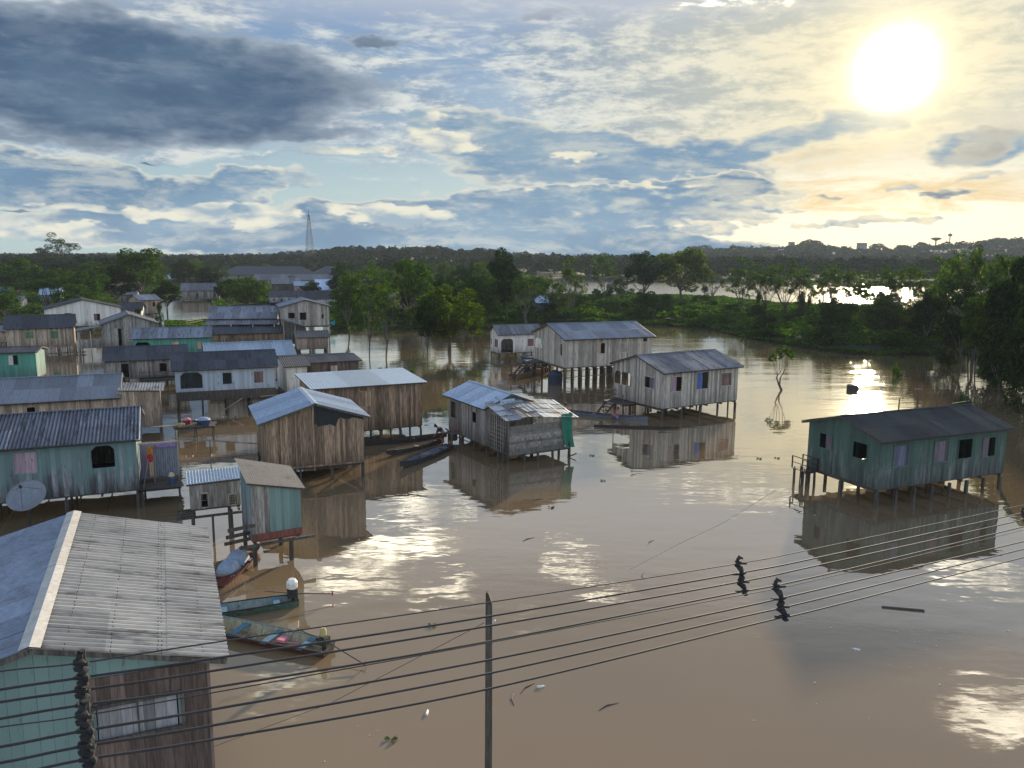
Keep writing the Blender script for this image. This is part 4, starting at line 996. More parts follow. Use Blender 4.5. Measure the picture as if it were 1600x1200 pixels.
far_house('grey shack with a light strip of roof, standing on the far pond edge', 288, 342, 443, 453, 471, W_grey, R_fib2, depth=5, wins=4)
far_house('small house with a brilliant white roof beside the dark pavilion', 260, 275, 428, 436, 446, W_dark, R_galv2, depth=6, wins=1)
far_house('far house with a broken white roof line seen over the flat-topped trees', 88, 134, 428, 432, 441, W_grey, R_galv2, depth=8, wins=2)
far_house('bluish roofed hut just under the broken white roof line', 110, 134, 434, 438, 447, W_tan, R_galv, depth=5, wins=1)
far_house('pale roofed hut between the far left trees', 26, 50, 427, 431, 440, W_grey, R_galv2, depth=6, wins=1)
far_house('little house with a green-blue striped roof among bushes at left', 68, 98, 449, 460, 474, W_aqua, R_galv, depth=6, wins=1)
far_house('white-walled cottage catching the sun near the left edge', 18, 40, 464, 470, 484, W_white, R_fib2, depth=4, wins=1)
far_house('teal roofed hut cut by the left edge of the picture', -8, 20, 450, 459, 474, W_teal, R_galv, depth=6, wins=1)
far_house('dark roofed shed behind the small raised tan hut', 184, 216, 452, 460, 476, W_grey, R_fib2, depth=6, wins=1)
far_house('house with a blue wall glimpsed through the cecropia trees', 552, 590, 437, 445, 462, M_bluep, R_galv, depth=6, wins=1)
far_house('small dark gable shed with one white end between two left houses', 178, 224, 477, 489, 503, W_white, R_fib, depth=6, wins=1)
far_house('small tan lean-to shed in front of the tan house with green shutters', 6, 52, 525, 531, 541, W_tan, R_fib2, depth=3, wins=1)
far_house('dark low roof in front of the arched porch house', 330, 466, 521, 533, 545, W_brown, R_fib, depth=6, wins=1)
far_house('low shed with a dull flat roof at the foot of the tall gable house', 462, 512, 531, 540, 552, W_tan, R_rust, depth=4, wins=1)

# town on the hill across the river, lattice mast and masts
def town(label, px, py, w_, h_, wall, roof, y=1000, name='hill_building', flat=False, wins=4):
    c = AT(px, py, y); W_ = w_ * y / FP; H_ = h_ * y / FP
    root = thing(name, label, 'building', (c.x, c.y, 0), rnd.uniform(-.3, .5), 'buildings of the town on the far hill')
    mb = MB(); z0, z1 = c.z - H_ - 8, c.z - (0 if flat else H_ * .4); mb.box(-W_ / 2, W_ / 2, 0, 9, z0, z1); mb.build('wall', wall, root)
    mb = MB()
    if flat: mb.box(-W_ / 2 - .3, W_ / 2 + .3, -.3, 9.3, z1 + .01, z1 + .5)
    else: mb.add([(-W_ / 2 - 1, -1, z1), (W_ / 2 + 1, -1, z1), (W_ / 2 + 1, 10, z1), (-W_ / 2 - 1, 10, z1), (-W_ / 2 - 1, 4.5, c.z), (W_ / 2 + 1, 4.5, c.z)], [(0, 1, 5, 4), (2, 3, 4, 5), (1, 2, 5), (3, 0, 4), (3, 2, 1, 0)])
    mb.build('roof', roof, root)
    for i in range(wins):
        mb = MB(); x = -W_ / 2 + W_ * (i + .5) / wins; mb.box(x - W_ / wins * .2, x + W_ / wins * .2, -.08, -.005, z1 - 2.4, z1 - 1.0); mb.build('window', W_dark, root)
TW = [(1308, 394, 17, 5, 'long pale roofed building left on the hill slope'), (1327, 393, 14, 6, 'bluish building right of the long pale roof on the hill'), (1341, 399, 18, 5, 'low pale roof lowest on the hill slope'),
      (1355, 394, 18, 5, 'long light roof right below the square block on the hill'), (1388, 393, 14, 5, 'separate white roof right of the square block on the hill'), (1099, 394, 10, 5, 'lone pale house at the left end of the far hill'),
      (1222, 389, 14, 5, 'pale roof left of the big round hilltop trees'), (1590, 386, 16, 6, 'whitish building at the right end of the hilltop'), (1578, 379, 9, 4, 'small bluish roof right of the tall cecropia crown'),
      (1430, 385, 10, 4, 'dull roof in the middle of the hilltop line'), (1460, 390, 12, 4, 'faint pale roof below the water tower'), (1182, 391, 10, 4, 'faint roof between the two left hill groups')]
for px, py, w_, h_, lb in TW: town(lb, px, py, w_, h_, M_concrete, R_greyb, 980)
town('square dark block rising above the trees on the hilltop', 1348, 380, 13, 12, M_concrete, R_fib2, 1000, flat=True)
town('small dark tower block at the left of the round hilltop trees', 1239, 378.5, 6, 8, W_grey, R_fib2, 1000, flat=True, wins=2)
def wtower():
    c = AT(1463, 371, 1000); r = thing('water_tower', 'slender water tower with a flat bowl on the far hilltop', 'water tower', (c.x, c.y, 0))
    mb = MB(); mb.lathe([(1.0, c.z - 4), (5.5, c.z - 2.2), (6, c.z - .8), (3, c.z)], 14); mb.build('bowl', M_iron, r)
    mb = MB(); mb.tube([(0, 0, c.z - 20), (0, 0, c.z - 3.9)], [1.0, .8], 8); mb.build('shaft', M_iron, r)
    c = AT(1485, 364, 1000); r = thing('antenna_mast', 'thin antenna mast on the hilltop beside the cecropia crown', 'mast', (c.x, c.y, 0))
    mb = MB(); mb.tube([(0, 0, c.z - 26), (0, 0, c.z)], [.7, .5], 6); mb.build('shaft', M_iron, r)
    mb = MB(); mb.box(-2, 2, -1, 1, c.z - 4, c.z - 1.2); mb.build('dish_cluster', M_iron, r)
wtower()
M_tower = simple('dull_tower_steel', (.06, .065, .075), .9)
def lattice():
    Y = 620.0; top = AT(482, 328, Y); base = AT(482, 392, Y); r = thing('lattice_tower', 'tall steel lattice tower rising above the forest on the left', 'tower', (top.x, Y, 0))
    zt, zb = top.z, base.z - 6; lv = 13
    def wd(t): return 2.6 * (1 - t) + .5
    P_ = lambda k, sx, sy: (sx * wd(k / lv), sy * wd(k / lv), zb + (zt - 4 - zb) * k / lv)
    for sx, sy in ((-1, -1), (1, -1), (1, 1), (-1, 1)):
        mb = MB(); mb.bar(P_(0, sx, sy), P_(lv, sx, sy), .17); mb.build('leg', M_tower, r)
    mb = MB()
    for k in range(lv):
        for a, b in (((-1, -1), (1, -1)), ((1, -1), (1, 1)), ((1, 1), (-1, 1)), ((-1, 1), (-1, -1))):
            mb.bar(P_(k, *a), P_(k + 1, *b), .1); mb.bar(P_(k, *b), P_(k + 1, *a), .1); mb.bar(P_(k, *a), P_(k, *b), .1)
    mb.build('bracing', M_tower, r)
    mb = MB(); mb.tube([(0, 0, zt - 4.2), (0, 0, zt)], .2, 5); mb.box(-1.2, 1.2, -1.2, 1.2, zt - 4.3, zt - 3.9); mb.box(.4, 1.0, -1.4, -.8, zt - 7.5, zt - 5); mb.build('antenna', M_tower, r)
lattice()

# ------------------------------------------------------------------ vegetation
rg = np.random.default_rng(12)
def leaves(cent, size, asp=.55, up=.35, sv=.35):
    "one rhombic leaf per centre, random orientation leaning towards facing up"
    n = len(cent); nr = rg.normal(size=(n, 3)); nr[:, 2] = np.abs(nr[:, 2]) + up * 2; nr /= np.linalg.norm(nr, axis=1)[:, None]
    t = np.cross(nr, rg.normal(size=(n, 3))); t /= np.linalg.norm(t, axis=1)[:, None] + 1e-9; b = np.cross(nr, t)
    s = (size * (1 + sv * rg.uniform(-1, 1, n)))[:, None] if np.isscalar(size) else (size * (1 + sv * rg.uniform(-1, 1, n)))[:, None]
    v = np.stack([cent - t * s, cent - b * s * asp + nr * s * .12, cent + t * s, cent + b * s * asp + nr * s * .12], 1)
    return v.reshape(-1, 3)
def cluster_points(cc, rr, per, flat=.75):
    out = []
    for c, r in zip(cc, rr):
        k = max(3, int(per * r ** 2)); p = rg.normal(size=(k, 3)); p /= np.linalg.norm(p, axis=1)[:, None]
        p *= (rg.uniform(.35, 1.0, k) ** .5)[:, None] * r; p[:, 2] *= flat; out.append(p + c)
    return np.concatenate(out)
def limbs(mb, base, tips, r0, fork=.45, sway=.25, n=6):
    "trunk from base to a fork and a tapering limb to every tip"
    base = np.array(base); mean = np.mean(tips, 0); f = base + (mean - base) * fork
    f[:2] = base[:2] + (mean[:2] - base[:2]) * fork * .7
    mid = (base + f) / 2 + rg.normal(size=3) * [sway, sway, 0] * .5
    mb.tube([base, mid, f], [r0, r0 * .8, r0 * .62], n)
    for t in tips:
        t = np.array(t); m = f + (t - f) * .5 + rg.normal(size=3) * sway * .6 + [0, 0, -.1 * abs(t[2] - f[2])]
        mb.tube([f - [0, 0, .05], m, t], [r0 * .42, r0 * .25, r0 * .09], 5)
PROTO = {}
def proto(kind, v):
    key = (kind, v)
    if key in PROTO: return PROTO[key]
    mb = MB(); H = 10.0
    if kind in ('broad', 'dark', 'round'):
        k = {'broad': 22, 'dark': 26, 'round': 36}[kind]; a, zc, zr = {'broad': (3.6, 6.6, 2.9), 'dark': (3.3, 6.2, 3.4), 'round': (3.9, 5.6, 3.8)}[kind]
        cc = []
        while len(cc) < k:
            p = rg.normal(size=3); p /= np.linalg.norm(p); q = rg.uniform(.55, 1.0)
            p = np.array([p[0] * a * q, p[1] * a * q, zc + p[2] * zr * q]); 
            if p[2] > zc - zr * .75 and all(np.linalg.norm(p - c) > .9 for c in cc): cc.append(p)
        cc = np.array(cc); rr = rg.uniform(.75, 1.45, k)
        limbs(mb, (0, 0, -1.2), cc[rg.permutation(k)[:9]], .26, .42)
        pts = cluster_points(cc, rr, {'broad': 160, 'dark': 200, 'round': 190}[kind]); q = leaves(pts, .20)
        m = {'broad': L_mid, 'dark': L_dark, 'round': L_yel}[kind]; bark = M_bark
    elif kind == 'flat':
        k = 22; ang = rg.uniform(0, 2 * math.pi, k); rad = np.sqrt(rg.uniform(.02, 1, k)) * 5.2
        cc = np.stack([rad * np.cos(ang), rad * np.sin(ang), 8.2 - .05 * rad ** 2 + rg.uniform(-.9, .5, k)], 1); rr = rg.uniform(.9, 1.6, k)
        limbs(mb, (0, 0, -1), cc[:9], .3, .35, .5); pts = cluster_points(cc, rr, 110, .42); q = leaves(pts, .19); m = L_mid; bark = M_bark
    elif kind == 'emergent':
        k = 24; cc = rg.normal(size=(k, 3)) * [1.5, 1.5, 1.0] + [0, 0, 8.2]; rr = rg.uniform(.6, 1.1, k)
        limbs(mb, (0, 0, -1), cc[:7], .22, .7, .2); pts = cluster_points(cc, rr, 150, .7); q = leaves(pts, .15); m = L_dark; bark = M_bark
    elif kind in ('cecropia', 'candelabra'):
        wide = 4.3 if kind == 'candelabra' else 2.9; k = 46 if kind == 'candelabra' else 34
        ang = rg.uniform(0, 2 * math.pi, k); rad = np.sqrt(rg.uniform(.03, 1, k)) * wide
        tips = np.stack([rad * np.cos(ang), rad * np.sin(ang), 9.4 - (rad / wide) ** 2 * (3.0 if kind == 'candelabra' else 2.4) - rg.uniform(0, 2.6 if kind == 'candelabra' else 4.4, k)], 1)
        stems = 4 if kind == 'candelabra' else 2
        for s in range(stems):
            sel = tips[s::stems]; b0 = np.array([rg.uniform(-.35, .35), rg.uniform(-.35, .35), -1.2])
            mean = sel.mean(0); f = b0 + (mean - b0) * .38
            mb.tube([b0, (b0 + f) / 2 + rg.normal(size=3) * [.15, .15, 0], f], [.13, .11, .09], 6)
            nb = 4; order = sel[np.argsort(np.arctan2(sel[:, 1], sel[:, 0]))]; groups = np.array_split(order, nb)
            for gsel in groups:
                gm = gsel.mean(0); f2 = f + (gm - f) * .6 + [0, 0, -.5] + rg.normal(size=3) * .15; mb.tube([f, (f + f2) / 2 + [0, 0, -.15], f2], [.075, .06, .045], 5)
                for t in gsel: mb.tube([f2, (f2 + t) / 2 + [0, 0, -.15], t], [.04, .03, .02], 4)
        P = []; N = []; S = []
        for t in tips:
            for j in range(10):     # a rosette of big lobed leaves at the end of each branch
                a = rg.uniform(0, 2 * math.pi); e = rg.uniform(-.5, .7); l = rg.uniform(.45, .85)
                d = np.array([math.cos(a) * math.cos(e), math.sin(a) * math.cos(e), math.sin(e)]); c = t + d * l
                nr = np.array([0, 0, 1.0]) + d * .8 + rg.normal(size=3) * .3; nr /= np.linalg.norm(nr)
                for lobe in range(6):
                    b_ = 2 * math.pi * lobe / 6 + a; t1 = np.cross(nr, [math.cos(b_), math.sin(b_), .1]); t1 /= np.linalg.norm(t1); b1 = np.cross(nr, t1); s = rg.uniform(.36, .52)
                    P.append([c, c + t1 * s * .5 + b1 * s * .17 - nr * s * .05, c + t1 * s - nr * s * .22, c + t1 * s * .5 - b1 * s * .17 - nr * s * .05])
        q = np.array(P).reshape(-1, 3); m = L_cec; bark = M_palebark
    elif kind == 'mound':   # bush hung with creepers down to the water
        k = 26; ang = rg.uniform(0, 2 * math.pi, k); rad = np.sqrt(rg.uniform(0, 1, k)); z = rg.uniform(0, 1, k)
        cc = np.stack([rad * np.cos(ang) * 3.6 * (1 - .55 * z), rad * np.sin(ang) * 3.6 * (1 - .55 * z), z * 8.5 + .4], 1); rr = rg.uniform(.9, 1.6, k)
        limbs(mb, (0, 0, -1), cc[:6], .2, .3); pts = cluster_points(cc, rr, 110, .9); q = leaves(pts, .2); m = L_dark; bark = M_bark
    elif kind == 'bush':
        k = 14; ang = rg.uniform(0, 2 * math.pi, k); rad = np.sqrt(rg.uniform(0, 1, k)) * 5
        cc = np.stack([rad * np.cos(ang), rad * np.sin(ang), rg.uniform(.12, 1, k) * (8 - rad)], 1); rr = rg.uniform(1.6, 2.8, k)
        limbs(mb, (0, 0, -1), cc[:6], .16, .2); pts = cluster_points(cc, rr, 36, .8); q = leaves(pts, .36); m = L_mid; bark = M_bark
    PROTO[key] = (mb.mesh('trunk', bark), npmesh('crown', q, 4, m))
    return PROTO[key]
def tree(px, pyt, pyb, wpx, kind, label, group=None, v=0, name=None, mats=None, lean=0.0, basez=0.0, w0=None):
    g = G(px, pyb, basez); H = (pyb - pyt) * g.y / FP * 1.02; wid = wpx * g.y / FP
    span = {'broad': 8.6, 'dark': 8.0, 'round': 9.2, 'flat': 12, 'emergent': 6.4, 'cecropia': 7, 'candelabra': 10, 'mound': 9, 'bush': 13}[kind]
    tr, crn = proto(kind, v)
    nm = name or {'cecropia': 'cecropia_tree', 'candelabra': 'cecropia_tree', 'mound': 'vine_covered_bush', 'bush': 'bush'}.get(kind, 'tree')
    r = thing(nm, label, 'bush' if kind in ('bush', 'mound') else 'tree', g, 0, group)
    r.rotation_euler = (0, lean, rnd.uniform(0, 6.28)); s = wid / span; top = {'bush': 9.5, 'mound': 10}.get(kind, 10)
    r.scale = (s, s, H / top)
    link('trunk' if kind not in ('bush',) else 'stem', tr, r); c = link('crown', crn, r)
    return r
TR = [ # px, top, base, width, kind, variant, label
 (102, 373, 432, 44, 'emergent', 0, 'dark emergent tree whose crown stands clear against the sky at left'), (72, 386, 432, 44, 'dark', 0, 'dark round tree just left of the emergent one'),
 (28, 402, 476, 80, 'broad', 0, 'broad tree at the left edge above the white cottage'), (76, 428, 492, 112, 'flat', 0, 'wide flat-topped tree above the tan house with green shutters'),
 (146, 408, 466, 92, 'broad', 1, 'spreading tree below the broken white roof line'), (120, 446, 500, 76, 'broad', 2, 'thin pale-leaved tree growing over the wide pale gable house'),
 (226, 388, 480, 96, 'broad', 3, 'big pale crowned tree above the small raised tan hut'), (184, 418, 482, 70, 'dark', 1, 'dark tree left of the big pale crowned tree'),
 (8, 446, 512, 52, 'broad', 0, 'leafy tree cut by the left edge beside the tan house'), (262, 440, 490, 46, 'dark', 1, 'low dark tree between raised hut and far shack'),
 (385, 426, 486, 74, 'round', 0, 'rounded yellow-green tree in front of the big hip-roofed hall'), (356, 436, 482, 46, 'dark', 0, 'darker small tree touching the yellow-green one'),
 (176, 462, 506, 30, 'candelabra', 0, 'papaya-like tree with pale leaves behind the pale gable house'), (216, 480, 512, 20, 'mound', 0, 'climber-covered post in front of the raised tan hut'),
 (250, 470, 514, 18, 'mound', 0, 'slim climber-covered trunk by the pond'), (456, 428, 447, 16, 'candelabra', 1, 'small dark palm-like tree rising from the roofs of the row'),
 (488, 440, 470, 36, 'dark', 0, 'dark tree between pinkish house and cream house'), 
 (545, 432, 524, 54, 'broad', 2, 'leafy tree at the right of the village, over the channel'), (578, 416, 556, 62, 'cecropia', 0, 'tall cecropia on thin stems in the water, left one of the pair'),
 (604, 428, 560, 50, 'cecropia', 1, 'cecropia with yellowed top leaves on thin stems in the water, right of the tallest'), (640, 402, 512, 96, 'broad', 1, 'large sunlit tree behind the brownish gable house'),
 (704, 438, 550, 132, 'round', 1, 'dense mango-like tree standing in the flood with a forked trunk'), (668, 462, 562, 38, 'dark', 0, 'slim dark tree standing in the flood left of the mango-like tree'),
 (738, 432, 512, 70, 'broad', 3, 'sunlit tree behind the mango-like one'), (790, 393, 506, 58, 'dark', 1, 'tall dark-topped tree near the small white house'),
 (822, 420, 508, 70, 'cecropia', 1, 'leafy cecropia left of the tiny teal hut'), (862, 424, 498, 40, 'candelabra', 1, 'thin-stemmed tree above the tiny teal hut, river shining through'),
 (892, 399, 500, 52, 'cecropia', 0, 'slender cecropia right of the tiny teal hut'), (944, 390, 474, 54, 'cecropia', 2, 'cecropia with a top-heavy crown before the river'),
 (1004, 393, 474, 70, 'dark', 0, 'rounded bank tree left of the domed umbrella tree'), (1062, 387, 472, 96, 'round', 2, 'domed umbrella-shaped tree on the open bank'),
 (1112, 420, 470, 44, 'candelabra', 0, 'small open-crowned tree right of the domed umbrella tree'), (966, 434, 478, 40, 'broad', 1, 'low dark tree under the top-heavy cecropia'),
 (1196, 408, 492, 62, 'candelabra', 1, 'open cecropia with bare stems against the shining river'), (1252, 410, 494, 60, 'cecropia', 1, 'cecropia pair member left of the dark trunk group'),
 (1286, 420, 500, 50, 'cecropia', 2, 'cecropia right of the dark trunk group'), (1344, 436, 506, 60, 'candelabra', 2, 'sun-backed cecropia before the brightest glitter'),
 (1388, 424, 520, 52, 'cecropia', 0, 'vine-laden tree right of the brightest glitter'), (1428, 424, 522, 46, 'cecropia', 1, 'dark vine-laden tree with hanging leaves over the river'),
 (1520, 370, 566, 128, 'candelabra', 1, 'huge cecropia with fanning bare branches at right'), (1590, 398, 560, 84, 'candelabra', 0, 'large cecropia cut by the right edge'),
 (1560, 440, 600, 90, 'mound', 1, 'dark leafy thicket tree near the right edge'), (1604, 452, 640, 90, 'mound', 0, 'dark thicket tree cut by the right edge over the water'),
 (1478, 500, 572, 52, 'mound', 1, 'dark creeper-covered mound standing in the water'), (1524, 470, 580, 50, 'broad', 2, 'bushy tree between creeper mound and right-hand thicket'),
 (1100, 446, 474, 22, 'mound', 0, 'dark small bush tree at the open bank edge'),
 (1184, 448, 496, 14, 'mound', 1, 'narrow dark vine pillar under the open cecropia'), (1326, 470, 520, 40, 'mound', 0, 'vine pillar left of the glitter'),
 (1250, 452, 500, 16, 'mound', 0, 'left of two dark leafy trunks before the river'), (1264, 452, 502, 16, 'mound', 1, 'right of two dark leafy trunks before the river'),
 (598, 566, 606, 76, 'bush', 1, 'yellow-green shrub behind the smooth bright metal roof'), (640, 552, 596, 26, 'bush', 0, 'small upright shrub right of the yellow-green shrub'),
 (1158, 402, 494, 64, 'cecropia', 0, 'cecropia left of the open cecropia with bare stems'), (1226, 400, 498, 74, 'candelabra', 0, 'umbrella-crowned cecropia right of the open one'),
 (1306, 402, 508, 84, 'candelabra', 1, 'wide cecropia whose crown hides the far shore'), (1364, 410, 514, 84, 'cecropia', 2, 'leafy cecropia standing against the brightest glitter'),
 (1414, 404, 524, 76, 'candelabra', 2, 'wide dark cecropia right of the glitter'), (1466, 398, 534, 84, 'cecropia', 0, 'tall cecropia close left of the huge fanning one'),
 (1560, 376, 590, 116, 'candelabra', 2, 'tall open-crowned cecropia right of the huge fanning one, above the skyline'), (1492, 382, 560, 86, 'cecropia', 2, 'tall cecropia just left of the huge fanning one, above the skyline'),
 (1545, 416, 596, 118, 'round', 0, 'tall dense tree right of the huge fanning cecropia'), (1498, 446, 574, 72, 'dark', 2, 'dark rounded tree at the foot of the huge cecropia'),
 (1584, 392, 604, 100, 'dark', 0, 'tall dark tree near the right edge'), (1608, 470, 650, 86, 'dark', 1, 'low dark tree cut by the right edge'), (1448, 446, 548, 62, 'dark', 1, 'dark bank tree left of the huge cecropia'),
 (1560, 500, 612, 100, 'mound', 2, 'spreading dark creeper heap under the right-hand trees'), (1505, 596, 640, 22, 'bush', 2, 'scrubby plant in the water behind the teal house on the right'), (1400, 560, 588, 20, 'bush', 1, 'leaf clump in the water before the right bank')]
for px, t, b, w_, k, v, lb in TR: tree(px, t, b, w_, k, lb, v=v)
def drowned():
    a = G(1222, 610); r = thing('young_tree', 'young drowned tree with two curved dark trunks and thin upright stems, alone in the water', 'tree', a)
    k = a.y / FP; mb = MB(); stems = []
    for pts in (((0, 0), (-6, 14), (-9, 24), (-2, 34)), ((2, -2), (-4, 12), (-3, 22), (4, 36))): mb.tube([(p[0] * k, .1 * i, p[1] * k - .2) for i, p in enumerate(pts)], [.09, .08, .07, .06], 6)
    mb.build('trunk', M_bark, r); mb = MB(); tips = []
    for bx, by, tx, ty in ((-8, 24, -12, 58), (-6, 30, -5, 62), (-2, 33, 1, 66), (3, 36, 6, 61), (4, 36, 13, 57), (-9, 24, -17, 50)):
        mb.tube([(bx * k, .1, by * k), ((bx + tx) / 2 * k, .2, (by + ty) / 2 * k), (tx * k, .3, ty * k)], [.03, .022, .015], 4); tips.append((tx * k, .3, ty * k))
    mb.build('stem', M_palebark, r)
    cc = np.array(tips + [(x + rnd.uniform(-.4, .4), y + rnd.uniform(-.4, .4), z - rnd.uniform(0, .4)) for x, y, z in tips]); me = npmesh('crown', leaves(cluster_points(cc, np.full(len(cc), .42), 150), .16), 4, L_cec); link('crown', me, r)
drowned()
# fillers: one group, nothing tells them apart
def fill(n, area, kinds, hr, wr, label, group, seed):
    r_ = random.Random(seed); poly = [G(*p) for p in area]
    xs = [p.x for p in poly]; ys = [p.y for p in poly]; got = 0; tries = 0
    while got < n and tries < 5000:
        tries += 1; x, y = r_.uniform(min(xs), max(xs)), r_.uniform(min(ys), max(ys)); ins = False
        for i in range(len(poly)):
            a, b = poly[i], poly[i - 1]
            if (a.y > y) != (b.y > y) and x < (b.x - a.x) * (y - a.y) / (b.y - a.y) + a.x: ins = not ins
        if not ins: continue
        got += 1; kind = r_.choice(kinds); v = r_.randrange(3); H = r_.uniform(*hr) * (.62 if y > 175 and x > 8 else 1); W_ = H * r_.uniform(*wr)
        tr, crn = proto(kind, v); isb = kind in ('bush', 'mound')
        o = thing('bush' if isb else 'tree', label, 'bush' if isb else 'tree', (x, y, .2), r_.uniform(0, 6.28), group)
        sp = {'broad': 8.6, 'dark': 8.0, 'round': 9.2, 'flat': 12, 'emergent': 6.4, 'cecropia': 7, 'candelabra': 10, 'mound': 9, 'bush': 13}[kind]
        o.scale = (W_ / sp, W_ / sp, H / 9.8); link('stem' if isb else 'trunk', tr, o); link('crown', crn, o)
fill(100, [(-60, 492), (60, 500), (170, 488), (255, 462), (262, 446), (350, 470), (348, 426), (-60, 426)], ['broad', 'dark', 'round', 'broad'], (6, 10.5), (.85, 1.2), 'tree among the many crowding the far left of the village', 'trees crowding the far left', 1)
fill(26, [(345, 440), (516, 434), (516, 425), (345, 425)], ['broad', 'dark', 'round'], (6, 10), (.8, 1.1), 'tree behind the far village roofs', 'trees behind the far roofs', 2)
fill(85, [(530, 506), (620, 509), (700, 508), (790, 504), (850, 500), (850, 466), (760, 460), (640, 444), (530, 442)], ['broad', 'dark', 'round', 'cecropia', 'mound'], (5.5, 11), (.7, 1.05), 'tree of the dense bank wood behind the flooded houses', 'trees of the dense bank wood', 3)
fill(34, [(850, 498), (1000, 500), (1060, 505), (1000, 466), (850, 468)], ['dark', 'mound', 'broad', 'bush'], (2.8, 6), (.8, 1.3), 'low tree or shrub behind the tan and grey houses', 'low trees of the middle bank', 4)
fill(44, [(1230, 532), (1330, 545), (1450, 546), (1490, 540), (1560, 570), (1600, 590), (1600, 520), (1480, 505), (1300, 495), (1240, 492)], ['dark', 'mound', 'broad', 'bush'], (3, 6.5), (.8, 1.3), 'shrubby tree of the dark right-hand bank', 'shrubby trees of the right bank', 5)
fill(120, [(540, 510), (800, 507), (860, 502), (1020, 502), (1100, 511), (1180, 525), (1250, 540), (1330, 551), (1450, 551), (1450, 520), (1300, 505), (1130, 480), (1000, 475), (860, 480), (540, 495)], ['bush', 'bush', 'mound'], (1.8, 4.4), (1.2, 2.2), 'low bush on the overgrown flooded bank', 'low bushes of the overgrown bank', 6)

def inpoly(x, y, poly):
    ins = np.zeros(len(x), bool); n = len(poly)
    for i in range(n):
        a, b = poly[i], poly[i - 1]; c = (a.y > y) != (b.y > y)
        with np.errstate(all='ignore'): ins ^= c & (x < (b.x - a.x) * (y - a.y) / (b.y - a.y + 1e-12) + a.x)
    return ins
def vnoise(x, y, s, seed=0):
    "cheap value noise"
    xs, ys = x / s, y / s; xi, yi = np.floor(xs).astype(int), np.floor(ys).astype(int); fx, fy = xs - xi, ys - yi
    def h(a, b): return np.abs(np.sin(a * 127.1 + b * 311.7 + seed * 17.3) * 43758.5453) % 1
    fx, fy = fx * fx * (3 - 2 * fx), fy * fy * (3 - 2 * fy)
    return (h(xi, yi) * (1 - fx) + h(xi + 1, yi) * fx) * (1 - fy) + (h(xi, yi + 1) * (1 - fx) + h(xi + 1, yi + 1) * fx) * fy
def cover(name, pix, dens, hmax, size, m, label, seed=0, n0=400000, base=.3, grow=0.0):
    poly = [G(*p) for p in pix]; xs = [p.x for p in poly]; ys = [p.y for p in poly]
    x = rg.uniform(min(xs), max(xs), n0); y = rg.uniform(min(ys), max(ys), n0); k = inpoly(x, y, poly); x, y = x[k], y[k]
    area = (max(xs) - min(xs)) * (max(ys) - min(ys)); keep = min(1, dens * area / n0); k = rg.uniform(size=len(x)) < keep; x, y = x[k], y[k]
    hmax_ = hmax * (1 - .6 * np.clip((y - 150) / 70, 0, 1)); hm = (vnoise(x, y, 7, seed) * .6 + vnoise(x, y, 2.6, seed + 1) * .4) ** 1.6 * hmax_
    z = base + hm * rg.uniform(.55, 1.0, len(x))
    s = size * (1 + grow * np.clip((y - 110) / 120, 0, 1))
    me = npmesh(name, leaves(np.stack([x, y, z], 1), s, .5, .5), 4, m); o = link(name, me); tag(o, label, 'vegetation', kind='stuff'); return o
cover('ground_cover', BANK[:-3] + [(640, 442), (516, 442)], 10.0, 3.6, .26, L_mid, 'tangle of low green creepers and grass covering the river bank', 1, 500000, grow=.9)
cover('undergrowth', [(-20, 506), (60, 508), (170, 496), (262, 468), (268, 460), (330, 468), (345, 503), (360, 478), (440, 474), (515, 470), (516, 430), (-20, 430)], 2.2, 1.6, .5, L_mid, 'low green undergrowth between the far village houses', 2, 400000)
cover('grass', [(258, 512), (300, 514), (352, 512), (352, 502), (300, 503), (256, 504)], 30, .9, .22, L_grass, 'strip of bright grass at the pond edge', 3, 60000, .12)
cover('floating_plants', [(p[0], p[1] - 3) for p in BANK[:16]] + [(p[0], p[1] + 4 + 3 * math.sin(p[0] * .05)) for p in BANK[:16]][::-1], 22, 1.5, .25, L_mid, 'fringe of floating grass and creepers along the river bank', 4, 500000, .0)

